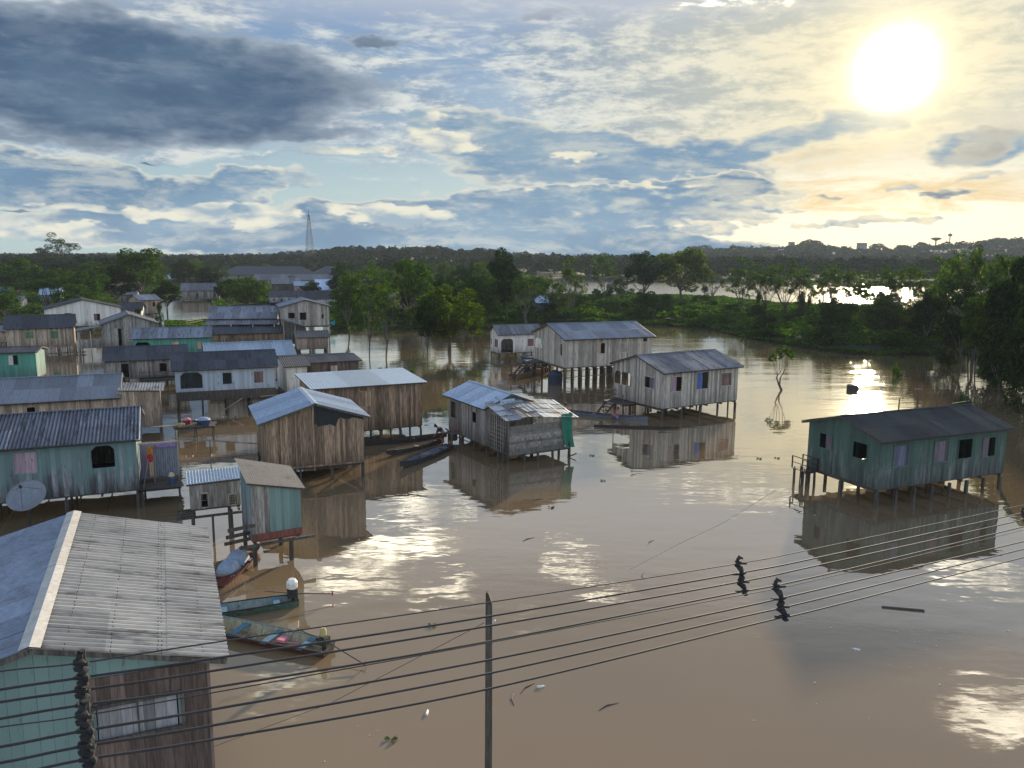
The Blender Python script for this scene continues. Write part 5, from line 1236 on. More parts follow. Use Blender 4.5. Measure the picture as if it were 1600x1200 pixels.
# wood on the far bank, the village's backdrop and the far hill: nobody could count it
def wood_far():
    P = []; S = []; r_ = np.random.default_rng(5)
    def crown(x, y, z, R_, Hc, n, s):
        p = r_.normal(size=(n, 3)); p /= np.linalg.norm(p, axis=1)[:, None]; p[:, 2] = np.abs(p[:, 2]) * 1.25 - .35
        lob = 1 + .28 * np.sin(p[:, 0] * 5 + x) * np.cos(p[:, 1] * 6 + y)
        P.append(np.stack([x + p[:, 0] * R_ * lob, y + p[:, 1] * R_ * lob, z + p[:, 2] * Hc * lob], 1)); S.append(np.full(n, s))
    k = 0
    while k < 1300:
        u = r_.uniform(-.82, .8); e = wood_edge(u)
        y = e + 8 + 330 * r_.uniform() ** 1.7; h0 = hill(u * y, y)
        if h0 < .4: continue
        H = r_.uniform(7, 12.5) * (1.0 if u > -.05 else .85); R_ = H * r_.uniform(.33, .5); crown(u * y, y, h0 + H * .55, R_, H * .42, 260, .85); k += 1
        if r_.uniform() < .5: crown(u * y + r_.uniform(-4, 4), y - 3, h0 + H * .25, R_ * .9, H * .3, 70, .8)
    for k in range(2400):
        u = r_.uniform(-.8, .8); y = 640 + 640 * r_.uniform() ** 1.2; H = r_.uniform(6, 11); crown(u * y, y, hill(u * y, y) + H * .3, r_.uniform(4, 8), H * .5, 60, 1.7)
    for px, py, w_ in ((1264, 376, 9), (1275, 377, 8), (1256, 380, 8), (1240, 388, 10), (1372, 382, 9), (1440, 380, 8), (1560, 373, 11), (1549, 377, 9), (1585, 380, 10), (1102, 385, 10), (1086, 386, 10), (1410, 384, 9), (1320, 389, 9)):
        c = AT(px, py, 1005); crown(c.x, c.y, c.z - 4, w_, 5, 260, 1.5); crown(c.x + 3, c.y, c.z - 9, w_ * 1.5, 6, 220, 1.7)
    P = np.concatenate(P); S = np.concatenate(S); me = npmesh('far_wood', leaves(P, S, .7, .4), 4, L_far); o = link('far_wood', me)
    tag(o, 'continuous far-off woodland behind the village, across the river and over the hill', 'woodland', kind='stuff')
wood_far()

# ------------------------------------------------------------------ boats
def boat(name, label, cat, stern, bow, beam, depth, mo, mi, seats=3, seatm=None, gun=None, ribs=0, group=None, square=True, lift=.0, free=None):
    s, b = Vector(stern), Vector(bow); L = (b - s).length; rz = math.atan2(b.y - s.y, b.x - s.x); c = (s + b) / 2
    r = thing(name, label, cat, (c.x, c.y, lift), rz, group); n = 18; O = MB(); I = MB(); Gn = MB()
    def w(t): return beam / 2 * (1 - max(0, (t - .45) / .55) ** 2.2) * ((.72 + .28 * min(1, t / .3)) if square else (1 - max(0, (.4 - t) / .4) ** 2.2)) + .015
    def zt(t): return depth * (.62 + .5 * max(0, (t - .4) / .6) ** 2 + (0 if square else .3) * max(0, (.4 - t) / .4) ** 2)
    def zb(t): return -.08 + depth * .75 * max(0, (t - .75) / .25) ** 2
    vs = []; vi = []
    for k in range(n + 1):
        t = k / n; x = -L / 2 + L * t; W_ = w(t)
        vs += [(x, -W_, zt(t)), (x, -W_ * .62, zb(t)), (x, W_ * .62, zb(t)), (x, W_, zt(t))]
        vi += [(x, -W_ + .03, zt(t)), (x, -W_ * .6, zb(t) + .07), (x, W_ * .6, zb(t) + .07), (x, W_ - .03, zt(t))]
    F = [(k * 4 + j, k * 4 + j + 1, (k + 1) * 4 + j + 1, (k + 1) * 4 + j) for k in range(n) for j in range(3)]
    O.add(vs, F + [(0, 1, 2, 3), (4 * n + 3, 4 * n + 2, 4 * n + 1, 4 * n)]); I.add(vi, [f[::-1] for f in F] + [(3, 2, 1, 0)])
    O.build('hull', mo, r); I.build('inner_hull', mi, r)
    for sg in (-1, 1): Gn.tube([(-L / 2 + L * k / n, sg * (w(k / n) - .015), zt(k / n) + .012) for k in range(n + 1)], .026, 5)
    Gn.build('gunwale', gun or mo, r)
    for i in range(seats):
        t = .14 + .66 * i / max(1, seats - 1) if seats > 1 else .5; x = -L / 2 + L * t; mb = MB(); mb.box(x - .12, x + .12, -w(t) + .02, w(t) - .02, zt(t) - .07, zt(t) - .035); mb.build('seat', seatm or mi, r)
    if ribs:
        mb = MB()
        for i in range(ribs):
            t = .08 + .8 * i / ribs; x = -L / 2 + L * t; W_ = w(t)
            for a, b_ in (((-W_ + .035, zt(t) - .03), (-W_ * .6, zb(t) + .085)), ((-W_ * .6, zb(t) + .085), (W_ * .6, zb(t) + .085)), ((W_ * .6, zb(t) + .085), (W_ - .035, zt(t) - .03))):
                mb.bar((x, a[0], a[1]), (x, b_[0], b_[1]), .035)
        mb.build('rib', mi, r)
    return r, L, w, zt
def motor(r, L, zt, tip, tank=M_white, off=0.0, tilt=.25, big=1.0, tankr=.13):
    "long-tail motor on the stern; tip = local end point of the shaft"
    x = -L / 2 + .18; z = zt(0) + .05; mb = MB(); mb.box(x - .16, x + .2, off - .14, off + .14, z, z + .2 * big); mb.tube([(x, off, z + .1), (x, off + .2, z + .26)], .06, 8); mb.bar((x, off, z - .25), (x, off, z), .1)
    e = mb.build('motor', M_iron, r)
    mb = MB(); mb.lathe([(tankr * .7, 0), (tankr, .05), (tankr, .17 * big), (tankr * .6, .24 * big)], 12, (x + .02, off, z + .2 * big + .005)); mb.build('tank', tank, e)
    mb = MB(); mb.tube([(x - .15, off, z + .1), tip], .018, 6); sh = mb.build('shaft', M_iron, r)
    mb = MB(); t = Vector(tip)
    for k in range(3): a = 2.1 * k; mb.bar(t, t + Vector((-.02, .1 * math.cos(a), .1 * math.sin(a))), .05, .012)
    mb.build('propeller', M_redpl, sh)
    mb = MB(); mb.tube([(x + .2, off, z + .18), (x + 1.0, off + .1, z + .42)], .015, 6); mb.build('tiller', M_iron, r)
s, b = G(514, 1022), G(230, 962)
rb, L, w_, zt = boat('motor_canoe', 'long red canoe with cream inside and blue seats, engine at its stern', 'boat', s, s + (b - s).normalized() * 6.2, 1.05, .42, M_boatred, M_boatin, 4, M_boatblue, gun=M_boatteal, ribs=12)
motor(rb, L, zt, (-L / 2 - 1.55, .35, .12), tank=M_yellow, big=1.3, tankr=.11)
mb = MB(); mb.box(-L / 2 + 1.7, -L / 2 + 2.0, -.2, .1, .1, .2); mb.tube([(-L / 2 + 1.2, -.1, .1), (-L / 2 + 2.4, .2, .12)], .02, 6); mb.build('cushion', M_pinkcl, rb)
s, b = G(466, 943), G(300, 968)
rb, L, w_, zt = boat('motor_canoe', 'dark green canoe with pale teal inside and a big white fuel tank on its engine', 'boat', s, s + (b - s).normalized() * 5.6, .85, .40, M_boatgreen, M_boatteal, 3, M_boatblue, gun=M_hull)
motor(rb, L, zt, (-L / 2 - 1.25, .15, .25), tank=M_white, big=1.6, tankr=.2)
s, b = G(388, 868), G(338, 925)
rb, L, w_, zt = boat('motor_boat', 'dark red boat loaded with two pale blue covered boxes below the privy', 'boat', s + (s - b).normalized() * .4, b, 1.1, .45, M_boatred, M_hullbrown, 2, M_hullbrown)
for x in (-.35, .75):
    mb = MB(); mb.hexa([(x - .45, -.38, .28), (x + .45, -.38, .28), (x + .45, .38, .28), (x - .45, .38, .28), (x - .34, -.26, .66), (x + .34, -.26, .66), (x + .34, .26, .66), (x - .34, .26, .66)])
    o = mb.build('covered_box', M_lightblue); o.location = rb.location; o.rotation_euler = rb.rotation_euler; tag(o, 'pale blue covered box nearer the privy in the dark red boat' if x < 0 else 'pale blue covered box nearer the big zinc roof in the dark red boat', 'box', 'covered boxes in the red boat')
s, b = G(704, 700), G(625, 734)
rb, L, w_, zt = boat('canoe', 'grey-blue wooden canoe, nearest of the three by the brown house', 'boat', s, b, .95, .42, M_hull, M_hullgrey, 3, M_hullgrey)
mb = MB(); mb.box(-.2, .45, -.28, .28, .12, .34); mb.build('board', M_hullgrey, rb)
s, b = G(692, 690), G(603, 714)
boat('canoe', 'dark narrow canoe between the grey-blue one and the brown house', 'boat', s, b, .7, .36, M_hull, M_hullbrown, 3, M_hullbrown, square=False)
s, b = G(694, 684), G(556, 698)
boat('canoe', 'long low dark canoe moored right under the brown house', 'boat', s, b, .8, .38, M_hull, M_hull, 4, M_hull, square=False)
s, b = G(1012, 658), G(868, 645)
pc, pcL, _, pzt = boat('canoe', 'long canoe carrying two people past the steps of the pale grey house', 'boat', s, b, .85, .36, M_hullgrey, M_hull, 4, M_hullgrey, square=False)
s, b = G(1060, 670), G(928, 667)
boat('canoe', 'half-sunk black dugout lying in front of the pale grey house', 'boat', s, b, .55, .16, M_hull, M_hull, 0, square=False, lift=-.03)
s, b = G(800, 593), G(872, 573)
rb, L, w_, zt = boat('cargo_boat', 'broad brown boat with clutter and a tyre on its side beside the tall tan house', 'boat', s, b, 1.9, .95, M_hullbrown, M_hull, 3, M_hullbrown)
mb = MB(); 
for k in range(16):
    a = 2 * math.pi * k / 16; a2 = 2 * math.pi * (k + 1) / 16; mb.tube([(.6 + .28 * math.cos(a), -.98, .35 + .28 * math.sin(a)), (.6 + .28 * math.cos(a2), -.98, .35 + .28 * math.sin(a2))], .07, 6, False)
mb.build('tyre', M_black, rb)
mb = MB(); rt = random.Random(3)
for k in range(9):
    x = rt.uniform(-L / 2 + .3, 1.0); y = rt.uniform(-.5, .5); mb.bar((x, y, .5), (x + rt.uniform(-.8, .8), y + rt.uniform(-.4, .4), .7 + rt.uniform(0, .5)), rt.uniform(.05, .2))
mb.build('clutter', W_dark, rb)

# ------------------------------------------------------------------ people
def limbmesh(name, verts, edges, rad, m, parent, lv=1):
    me = bpy.data.meshes.new(name); me.from_pydata([tuple(v) for v in verts], edges, []); me.materials.append(m)
    o = link(name, me, parent); sk = o.modifiers.new('skin', 'SKIN'); sk.use_smooth_shade = True
    if not me.skin_vertices: me.attributes.new('skin', 'FLOAT', 'POINT')
    for i, r_ in enumerate(rad): me.skin_vertices[0].data[i].radius = (r_, r_)
    me.skin_vertices[0].data[0].use_root = True
    s = o.modifiers.new('sub', 'SUBSURF'); s.levels = lv; s.render_levels = lv
    return o
def person(label, loc, rz, pose, shirt, pants, scale=1.0, group=None):
    r = thing('person', label, 'person', loc, rz, group); r.scale = (scale,) * 3
    J = pose; order = ['pelvis', 'waist', 'chest', 'neck', 'head0', 'head1', 'shL', 'elL', 'wrL', 'haL', 'shR', 'elR', 'wrR', 'haR', 'hiL', 'knL', 'anL', 'toL', 'hiR', 'knR', 'anR', 'toR']
    R_ = [.13, .12, .13, .052, .075, .088, .06, .045, .03, .032, .06, .045, .03, .032, .09, .062, .04, .035, .09, .062, .04, .035]
    E = [(0, 1), (1, 2), (2, 3), (3, 4), (4, 5), (2, 6), (6, 7), (7, 8), (8, 9), (2, 10), (10, 11), (11, 12), (12, 13), (0, 14), (14, 15), (15, 16), (16, 17), (0, 18), (18, 19), (19, 20), (20, 21)]
    V = [Vector(J[k]) for k in order]; V = list(V); RR = list(R_)
    for side, hi, wi, sg in (('L', 9, 8, 1), ('R', 13, 12, -1)):
        d = (V[hi] - V[wi]).normalized(); x = d.cross(Vector((0, 0, 1))); x = x.normalized() if x.length > .1 else Vector((1, 0, 0)); y = x.cross(d)
        for f in range(5):
            if f == 4: p1 = V[hi] - d * .03 + x * sg * .045; p2 = p1 + (d * .5 + x * sg * .6).normalized() * .035
            else: p1 = V[hi] + d * .04 + x * (-.027 + .018 * f); p2 = p1 + (d * .8 - y * .5).normalized() * (.035 + .006 * (1.5 - abs(f - 1.5)))
            a = len(V); V += [p1, p2]; RR += [.0095, .008]; E += [(hi, a), (a, a + 1)]
    limbmesh('body', V, E, RR, M_skin, r)
    sub = ['waist', 'chest', 'shL', 'shR', 'elL', 'elR']; P = [Vector(J[k]) for k in sub]
    for a, b_ in ((2, 4), (3, 5)): P[b_] = P[a] + (P[b_] - P[a]) * .75
    limbmesh('shirt', [P[0]] + [P[1]] + P[2:], [(0, 1), (1, 2), (1, 3), (2, 4), (3, 5)], [.16, .165, .085, .085, .066, .066], shirt, r)
    sub = ['pelvis', 'hiL', 'knL', 'hiR', 'knR']; P = [Vector(J[k]) for k in sub]
    limbmesh('trousers', P, [(0, 1), (1, 2), (0, 3), (3, 4)], [.15, .115, .082, .115, .082], pants, r)
    h = Vector(J['head1']); f = Vector(J.get('face', (1, 0, 0))).normalized(); mb = MB()
    prof = []; n = 10
    for i in range(7):
        a = math.pi * i / 6; prof.append((max(.002, .112 * math.sin(a)), -.115 * math.cos(a)))
    mb.lathe(prof, n, tuple(h - f * .022 + Vector((0, 0, .03)))); mb.build('hair', M_hair, r, smooth=True)
    mb = MB(); c = h + f * .098 - Vector((0, 0, .03)); mb.tube([c + Vector((0, 0, .025)), c + f * .02 - Vector((0, 0, .015))], [.006, .013], 6)
    x = f.cross(Vector((0, 0, 1))).normalized()
    for sg in (-1, 1): mb.tube([h + x * sg * .09 - Vector((0, 0, .02)), h + x * sg * .105 - Vector((0, 0, .02))], [.02, .018], 6)
    mb.build('face', M_skin, r)
    return r
def seated(reach=.35, lean=.08, low=0.0):
    return dict(pelvis=(0, 0, .12), waist=(lean * .4, 0, .3), chest=(lean, 0, .5), neck=(lean * 1.2, 0, .64), head0=(lean * 1.3, 0, .72), head1=(lean * 1.35, 0, .82), shL=(lean, .17, .55), elL=(lean + .12, .25, .32), wrL=(lean + reach, .2, .26), haL=(lean + reach + .07, .17, .25),
                shR=(lean, -.17, .55), elR=(lean + .14, -.24, .34), wrR=(lean + reach * .9, -.14, .38), haR=(lean + reach * .9 + .07, -.1, .39), hiL=(.06, .09, .1), knL=(.42, .14, .3), anL=(.62, .13, .02), toL=(.76, .14, .0), hiR=(.06, -.09, .1), knR=(.42, -.14, .3), anR=(.62, -.13, .02), toR=(.76, -.14, .0), face=(1, 0, 0))
a = G(886, 650); person('person in a red top sitting at the far end of the long canoe', (a.x, a.y, .14), pc.rotation_euler.z, seated(.4, .12), M_redcl, M_darkcl, 1.0, 'people in the long canoe')
a = G(966, 656); person('person in a pink and purple outfit sitting in the long canoe by the steps', (a.x, a.y, .14), pc.rotation_euler.z + .1, seated(.3, .05), M_pinkcl, M_purple, .95, 'people in the long canoe')
bend = dict(pelvis=(0, 0, .55), waist=(.1, 0, .68), chest=(.3, 0, .84), neck=(.42, 0, .93), head0=(.48, 0, .97), head1=(.57, 0, 1.0), shL=(.32, .17, .86), elL=(.42, .22, .6), wrL=(.58, .18, .42), haL=(.64, .17, .37),
            shR=(.32, -.17, .86), elR=(.44, -.2, .62), wrR=(.62, -.14, .46), haR=(.68, -.13, .41), hiL=(0, .09, .5), knL=(.22, .14, .3), anL=(.0, .14, .05), toL=(.14, .15, .02), hiR=(0, -.09, .5), knR=(.24, -.14, .31), anR=(.04, -.14, .05), toR=(.18, -.15, .02), face=(.8, 0, -.5))
a = G(694, 694); person('dark figure in maroon shorts crouching at the canoe ends', (a.x, a.y, .12), 2.9, bend, M_darkcl, M_boatred, 1.12)
a = G(707, 692); mbk = thing('outboard_motor', 'red and black long-tail motor heap at the canoe ends', 'motor', (a.x, a.y, .1), 2.7)
mb = MB(); mb.box(-.3, .25, -.18, .18, .1, .55); mb.tube([(-.1, 0, .5), (.5, .1, .9)], .05, 6); mb.build('engine', M_iron, mbk)
mb = MB(); mb.lathe([(.1, 0), (.14, .05), (.14, .2), (.08, .26)], 10, (-.1, 0, .56)); mb.build('tank', M_redpl, mbk)
mb = MB(); mb.tube([(-.25, 0, .4), (-1.6, .3, .15)], .03, 6); mb.build('shaft', M_iron, mbk)
mb = MB(); a = G(722, 690); st = thing('landing_stage', 'small plank landing tied to the grey plank house beside the canoes', 'landing', (a.x, a.y, 0), .45)
deck(st, -1.0, .9, -.4, .4, .75, W_grey, .9)

# ------------------------------------------------------------------ smaller things
# satellite dish
def dish():
    g = Vector((-24.3, 36.2, 0)); r = thing('satellite_dish', 'large grey-white satellite dish on a post in front of the worn teal house', 'satellite dish', g)
    C_ = AT(41, 774, 36.2); c = Vector((C_.x - g.x, 0, C_.z)); ax = Vector((.09, -.64, .75)).normalized(); R_ = .84
    x = ax.cross(Vector((0, 0, 1))).normalized(); y = x.cross(ax); mb = MB(); n = 32; vs = [c - ax * .18]; m_ = 6
    for j in range(1, m_ + 1):
        for k in range(n): a = 2 * math.pi * k / n; q = R_ * j / m_; vs.append(c + (x * math.cos(a) + y * math.sin(a)) * q + ax * (.18 * (j / m_) ** 2 - .18))
    fs = [(0, 1 + k, 1 + (k + 1) % n) for k in range(n)] + [(1 + j * n + k, 1 + (j + 1) * n + k, 1 + (j + 1) * n + (k + 1) % n, 1 + j * n + (k + 1) % n) for j in range(m_ - 1) for k in range(n)]
    mb.add(vs, fs); d = mb.build('reflector', M_dish, r, smooth=True)
    mb = MB(); mb.tube([c + (x * math.cos(2 * math.pi * k / 32) + y * math.sin(2 * math.pi * k / 32)) * R_ for k in range(33)], .02, 5, False); mb.build('rim', M_dish, d)
    mb = MB(); f = c + ax * .75
    for a in (0.5, 2.6, 4.7): mb.tube([c + (x * math.cos(a) + y * math.sin(a)) * R_ * .8 + ax * -.05, f], .008, 5)
    mb.build('feed_arm', M_iron, r); mb = MB(); mb.tube([f - ax * .08, f + ax * .08], .06, 8); mb.build('feed_horn', M_iron, r)
    mb = MB(); mb.tube([(c.x - .05, 0.15, -1), (c.x - .05, .15, c.z - .25), c - ax * .2], [.05, .05, .04], 8); mb.build('post', M_iron, r)
dish()
# platform with wash tubs
a = G(298, 690); pf = thing('wash_platform', 'small plank platform on posts holding wash tubs', 'platform', (a.x - .2, a.y + .9, 0), .3)
deck(pf, -1.1, 1.5, -.8, .9, 1.0, W_post, .9)
mb = MB(); mb.bar((-3.4, .2, .95), (-1, .2, .97), .3, .05); mb.build('gangplank', W_lightpost, pf)
def tub(label, x, y, R_, h, m, rim=None, fill_=None, name='wash_tub'):
    M0 = pf.matrix_world if False else Matrix.Translation(pf.location) @ Matrix.Rotation(pf.rotation_euler.z, 4, 'Z'); p = M0 @ Vector((x, y, 1.005))
    r = thing(name, label, 'tub', p, 0, 'wash tubs on the platform'); mb = MB(); mb.lathe([(R_ * .78, 0), (R_, h), (R_ * 1.06, h + .01), (R_ * .96, h), (R_ * .76, .03)], 20); mb.build('basin', m, r, smooth=False)
    if fill_:
        mb = MB(); mb.lathe([(R_ * .9, h * .7), (R_ * .8, h * 1.2), (R_ * .4, h * 1.5), (.02, h * 1.55)], 12); mb.build('laundry', fill_, r)
tub('big blue wash tub with a white rim on the platform', .75, .2, .55, .3, M_bluepl, fill_=M_lightblue); tub('dark red wash tub heaped with washing', -.35, .35, .3, .3, M_redpl, fill_=M_pinkcl)
tub('dark blue low tub at the front edge of the platform', .95, -.55, .3, .22, M_bluepl); tub('yellowish bowl left of the big blue tub', -.7, -.35, .28, .18, M_yellow)
# hand rail pole across the water
a, b = G(270, 684, 1.35), G(403, 693, 1.35); r = thing('rail_pole', 'long pale pole spanning the water on one thin prop', 'pole', (a.x, a.y, 0))
mb = MB(); mb.tube([(0, 0, 1.35), (b.x - a.x, b.y - a.y, 1.33)], .045, 7); mb.build('pole', W_lightpost, r)
mb = MB(); t = .44; mb.tube([((b.x - a.x) * t, (b.y - a.y) * t, -.6), ((b.x - a.x) * t, (b.y - a.y) * t, 1.32)], .035, 6); mb.build('prop', W_lightpost, r)
# washing hanging in the side porch of the worn teal house
root, sides, ow, prm = h2; cx, cy, th, L, W, zf, h, r_ = prm
def hang(label, x, y, w_, z0, z1, m):
    p = Matrix.Translation((cx, cy, 0)) @ Matrix.Rotation(th, 4, 'Z') @ Vector((x, y, 0)); mb = MB(); k = 8; vs = []
    for j in range(5):
        for i in range(k + 1): vs.append((w_ * i / k, .04 * math.sin(i * 1.7 + j), z0 + (z1 - z0) * j / 4))
    mb.add(vs, [(j * (k + 1) + i, j * (k + 1) + i + 1, (j + 1) * (k + 1) + i + 1, (j + 1) * (k + 1) + i) for j in range(4) for i in range(k)])
    o = mb.build('hanging_cloth', m, smooth=True); o.location = p; o.rotation_euler = (0, 0, th); o.modifiers.new('thick', 'SOLIDIFY').thickness = .01; tag(o, label, 'laundry', 'washing hung in the side porch')
hang('orange shirt hanging in the side porch of the worn teal house', L / 2 + .42, -W / 2 + 1.45, .3, zf + 1.35, zf + 1.85, M_orange)
hang('bright red cloth hanging below the orange shirt', L / 2 + .4, -W / 2 + 1.42, .3, zf + 1.0, zf + 1.36, M_redcl)
hang('long tan cloth hanging in the side porch', L / 2 + .5, -W / 2 + 1.38, .2, zf + .15, zf + 1.02, M_tancl)
hang('lilac sheet hanging over the ribbed screen', L / 2 + .78, -W / 2 + 1.44, 1.1, zf + 1.72, zf + 1.98, M_purple)
p = Matrix.Translation((cx, cy, 0)) @ Matrix.Rotation(th, 4, 'Z') @ Vector((L / 2 + 1.55, -W / 2 + .9, zf - .15))
r = thing('water_jug', 'blue water jug with a pale cover on the side porch deck', 'jug', p); mb = MB(); mb.lathe([(.16, 0), (.17, .32), (.1, .42), (.05, .5)], 14); mb.build('body', M_bluepl, r); mb = MB(); mb.lathe([(.14, .4), (.18, .46), (.1, .62), (.02, .66)], 10); mb.build('cover', M_tancl, r)
p = Matrix.Translation((cx, cy, 0)) @ Matrix.Rotation(th, 4, 'Z') @ Vector((L / 2 - 1.5, W / 2 - .6, 0))
# blue water tank under the tall tan house
a = G(868, 602); r = thing('water_tank', 'dark blue round water tank standing under the tall tan house', 'tank', (a.x, a.y + .9, -.5)); mb = MB(); mb.lathe([(.6, 0), (.72, .1), (.76, 1.5), (.66, 1.75), (.3, 1.83)], 22); mb.build('body', M_navy, r, smooth=False)
mb = MB(); mb.lathe([(.3, 1.83), (.3, 1.91), (.02, 1.93)], 12); mb.build('lid', M_navy, r)
a = G(826, 566); r = thing('water_tank', 'low blue tub tank between the small white house and the tall tan one', 'tank', (a.x, a.y, 0)); mb = MB(); mb.lathe([(.7, -.3), (.95, .7), (1.0, .72), (.9, .66)], 20); mb.build('body', M_bluepl, r); mb = MB(); mb.lathe([(.6, .6), (.62, .65), (.02, .66)], 16); mb.build('lid', M_hull, r)
# round drum drifting at the right
a = G(1332, 609); r = thing('drum', 'short dark drum standing in the water beyond the teal house', 'drum', (a.x, a.y, 0), .2); mb = MB(); mb.lathe([(.5, -.4), (.55, -.1), (.56, .42), (.5, .5), (.44, .46)], 18); mb.build('body', M_hull, r)
mb = MB(); mb.bar((-.45, -.1, .5), (.5, .15, .52), .12, .05); mb.build('plank', W_grey, r)
# posts in the water behind the bright roof
for i, (px, yb, yt) in enumerate(((643, 588, 576), (650, 592, 586), (666, 596, 590), (676, 604, 594), (1462, 640, 612), (1433, 634, 606), (1404, 636, 622))):
    a = G(px, yb); mb = MB(); mb.tube([(0, 0, -1), (.05, .03, (yb - yt) * a.y / FP)], [.07, .05], 6); o = mb.build('mooring_post', W_post); o.location = a
    tag(o, 'thin dark post in the water, ' + ['left of the four by the bright metal roof', 'second of the four by the bright metal roof', 'third of the four by the bright metal roof', 'right one of the four by the bright metal roof', 'rightmost of three beyond the teal house', 'middle of three beyond the teal house', 'leftmost of three beyond the teal house'][i], 'post', 'posts in the water')
mb = MB(); a = G(1433, 634); mb.bar((-.35, 0, 1.5), (.35, .05, 1.48), .05); o = mb.build('perch', W_post); o.location = a; tag(o, 'short cross-stick on the middle post beyond the teal house', 'stick')
# far pond railing
a, b = G(291, 502, .9), G(322, 496, .9); r = thing('pond_railing', 'thin wooden railing over the far pond', 'railing', (a.x, a.y, 0)); v = Vector((b.x - a.x, b.y - a.y, 0)); mb = MB()
for k in range(4): mb.bar(v * k / 3 - Vector((0, 0, .5)), v * k / 3 + Vector((0, 0, .95)), .09)
mb.build('post', W_lightpost, r); mb = MB(); mb.bar((0, 0, .9), v + Vector((0, 0, .9)), .08); mb.bar((0, 0, .5), v + Vector((0, 0, .5)), .07); mb.build('rail', W_lightpost, r)
# stick fence below the tan house at left
a, b = G(72, 556), G(131, 553); r = thing('stick_fence', 'rough brown stick fence and walkway under the tan house with green shutters', 'fence', (a.x, a.y, 0)); v = Vector((b.x - a.x, b.y - a.y, 0)); mb = MB(); rt = random.Random(8)
for k in range(30): mb.bar(v * k / 29 - Vector((0, 0, .6)), v * k / 29 + Vector((rt.uniform(-.08, .08), 0, 1.15 + rt.uniform(0, .25))), .07)
mb.build('sticks', W_tan, r); mb = MB(); mb.bar((0, .03, .95), v + Vector((0, .03, .95)), .08); mb.bar((0, .6, .2), v + Vector((0, .6, .2)), 1.0, .06); mb.build('rail', W_tan, r)
# slatted wall below H9 / left of H10 and walkway
a = G(235, 606); r = thing('slatted_deck', 'dark slatted landing between the grey board house and the pale blue-grey house', 'landing', (a.x + .6, a.y + 1, 0), .4)
deck(r, -1.8, 2.4, -.7, 1.4, .75, W_dark, 1.2, railz=.8)
# blue tarp under H14
a = G(500, 520); mb = MB(); vs = [(x * .5, .2 * math.sin(x * 1.3), 1.5 + .25 * y + .2 * math.sin(x * .9 + y)) for y in range(3) for x in range(6)]; mb.add(vs, [(j * 6 + i, j * 6 + i + 1, (j + 1) * 6 + i + 1, (j + 1) * 6 + i) for j in range(2) for i in range(5)])
o = mb.build('tarpaulin', simple('bright_blue_tarp', (.02, .25, .45), .5)); o.location = (a.x, a.y, 0); o.modifiers.new('t', 'SOLIDIFY').thickness = .02; tag(o, 'bright blue tarpaulin slung below the tall gable house', 'tarpaulin')

# floating litter
M_stick = simple('wet_stick', (.05, .04, .035), .5); M_foam = simple('pale_litter', (.6, .58, .52), .6); M_leaf = simple('water_plant', (.08, .12, .04), .7)
a, b = G(1378, 949), G(1444, 955); mb = MB(); v = b - a; mb.bar((0, 0, .02), (v.x, v.y, .025), .10, .05); o = mb.build('drifting_plank', M_stick); o.location = (a.x, a.y, 0); tag(o, 'narrow dark plank drifting in the open water at lower right', 'plank')
def litter(px, py, kind, label=None):
    a = G(px, py); rt = random.Random(px); mb = MB()
    if kind == 'stick': mb.tube([(-.35, 0, .005), (0, .06, .015), (.4, -.05, .005)], [.012, .018, .006], 5); nm, m, lb, gr = 'floating_stick', M_stick, 'thin dark twig floating on the brown water', 'floating twigs'
    elif kind == 'bottle': mb.tube([(-.12, 0, .02), (.06, .02, .02), (.1, .025, .02), (.14, .03, .02)], [.04, .04, .016, .014], 8); nm, m, lb, gr = 'floating_bottle', M_white, 'pale plastic bottle floating on the brown water', 'floating bottles'
    elif kind == 'plant':
        for k in range(9): q = rt.uniform(0, 6.28); mb.add([(0, 0, .01), (.12 * math.cos(q), .12 * math.sin(q), .08), (.2 * math.cos(q + .25), .2 * math.sin(q + .25), .03)], [(0, 1, 2)])
        nm, m, lb, gr = 'floating_plant', M_leaf, 'dark rosette of water plant drifting on the brown water', 'drifting water plants'
    else: k = rt.uniform(.012, .035); mb.lathe([(k * .6, 0), (k, k * .3), (k * .5, k * .8)], 7); nm, m, lb, gr = 'floating_scrap', M_foam, 'tiny pale scrap of litter floating on the brown water', 'floating scraps'
    o = mb.build(nm, m); o.location = (a.x, a.y, 0); o.rotation_euler = (0, 0, rt.uniform(0, 3)); tag(o, label or lb, nm.split('_')[1], None if label else gr)
litter(1338, 1015, 'bottle', 'yellowish bottle floating alone in the lower right water'); litter(845, 1074, 'bottle', 'blue-tinted bottle floating right of the pole'); litter(668, 1114, 'bottle', 'white bottle floating left of the pole low in the picture')
for px, py in ((802, 1092), (823, 1076), (950, 1104), (825, 843), (840, 781), (1005, 900), (1016, 848)): litter(px, py, 'stick')
for px, py in ((861, 793), (1186, 717), (1214, 716), (942, 752), (925, 712), (1095, 660), (1276, 577), (675, 978), (611, 1156)): litter(px, py, 'plant')
rt = random.Random(21)
for k in range(36):
    cxp = rt.choice([(1340, 960), (1390, 975), (1500, 970), (1290, 1090), (1390, 1120), (1200, 800), (1180, 890), (1430, 1040), (640, 850), (560, 1150), (1250, 1000), (1100, 740)])
    litter(int(cxp[0] + rt.gauss(0, 45)), int(max(700, min(1190, cxp[1] + rt.gauss(0, 22)))), 'scrap')
# fine line lying on the water
pts = [G(985, 889), G(1060, 850), G(1130, 817), G(1180, 786), G(1212, 766)]; mb = MB(); mb.tube([p + Vector((0, 0, .012)) for p in pts], .009, 4); o = mb.build('fishing_line', M_foam); tag(o, 'fine pale line floating diagonally across the open water', 'line')

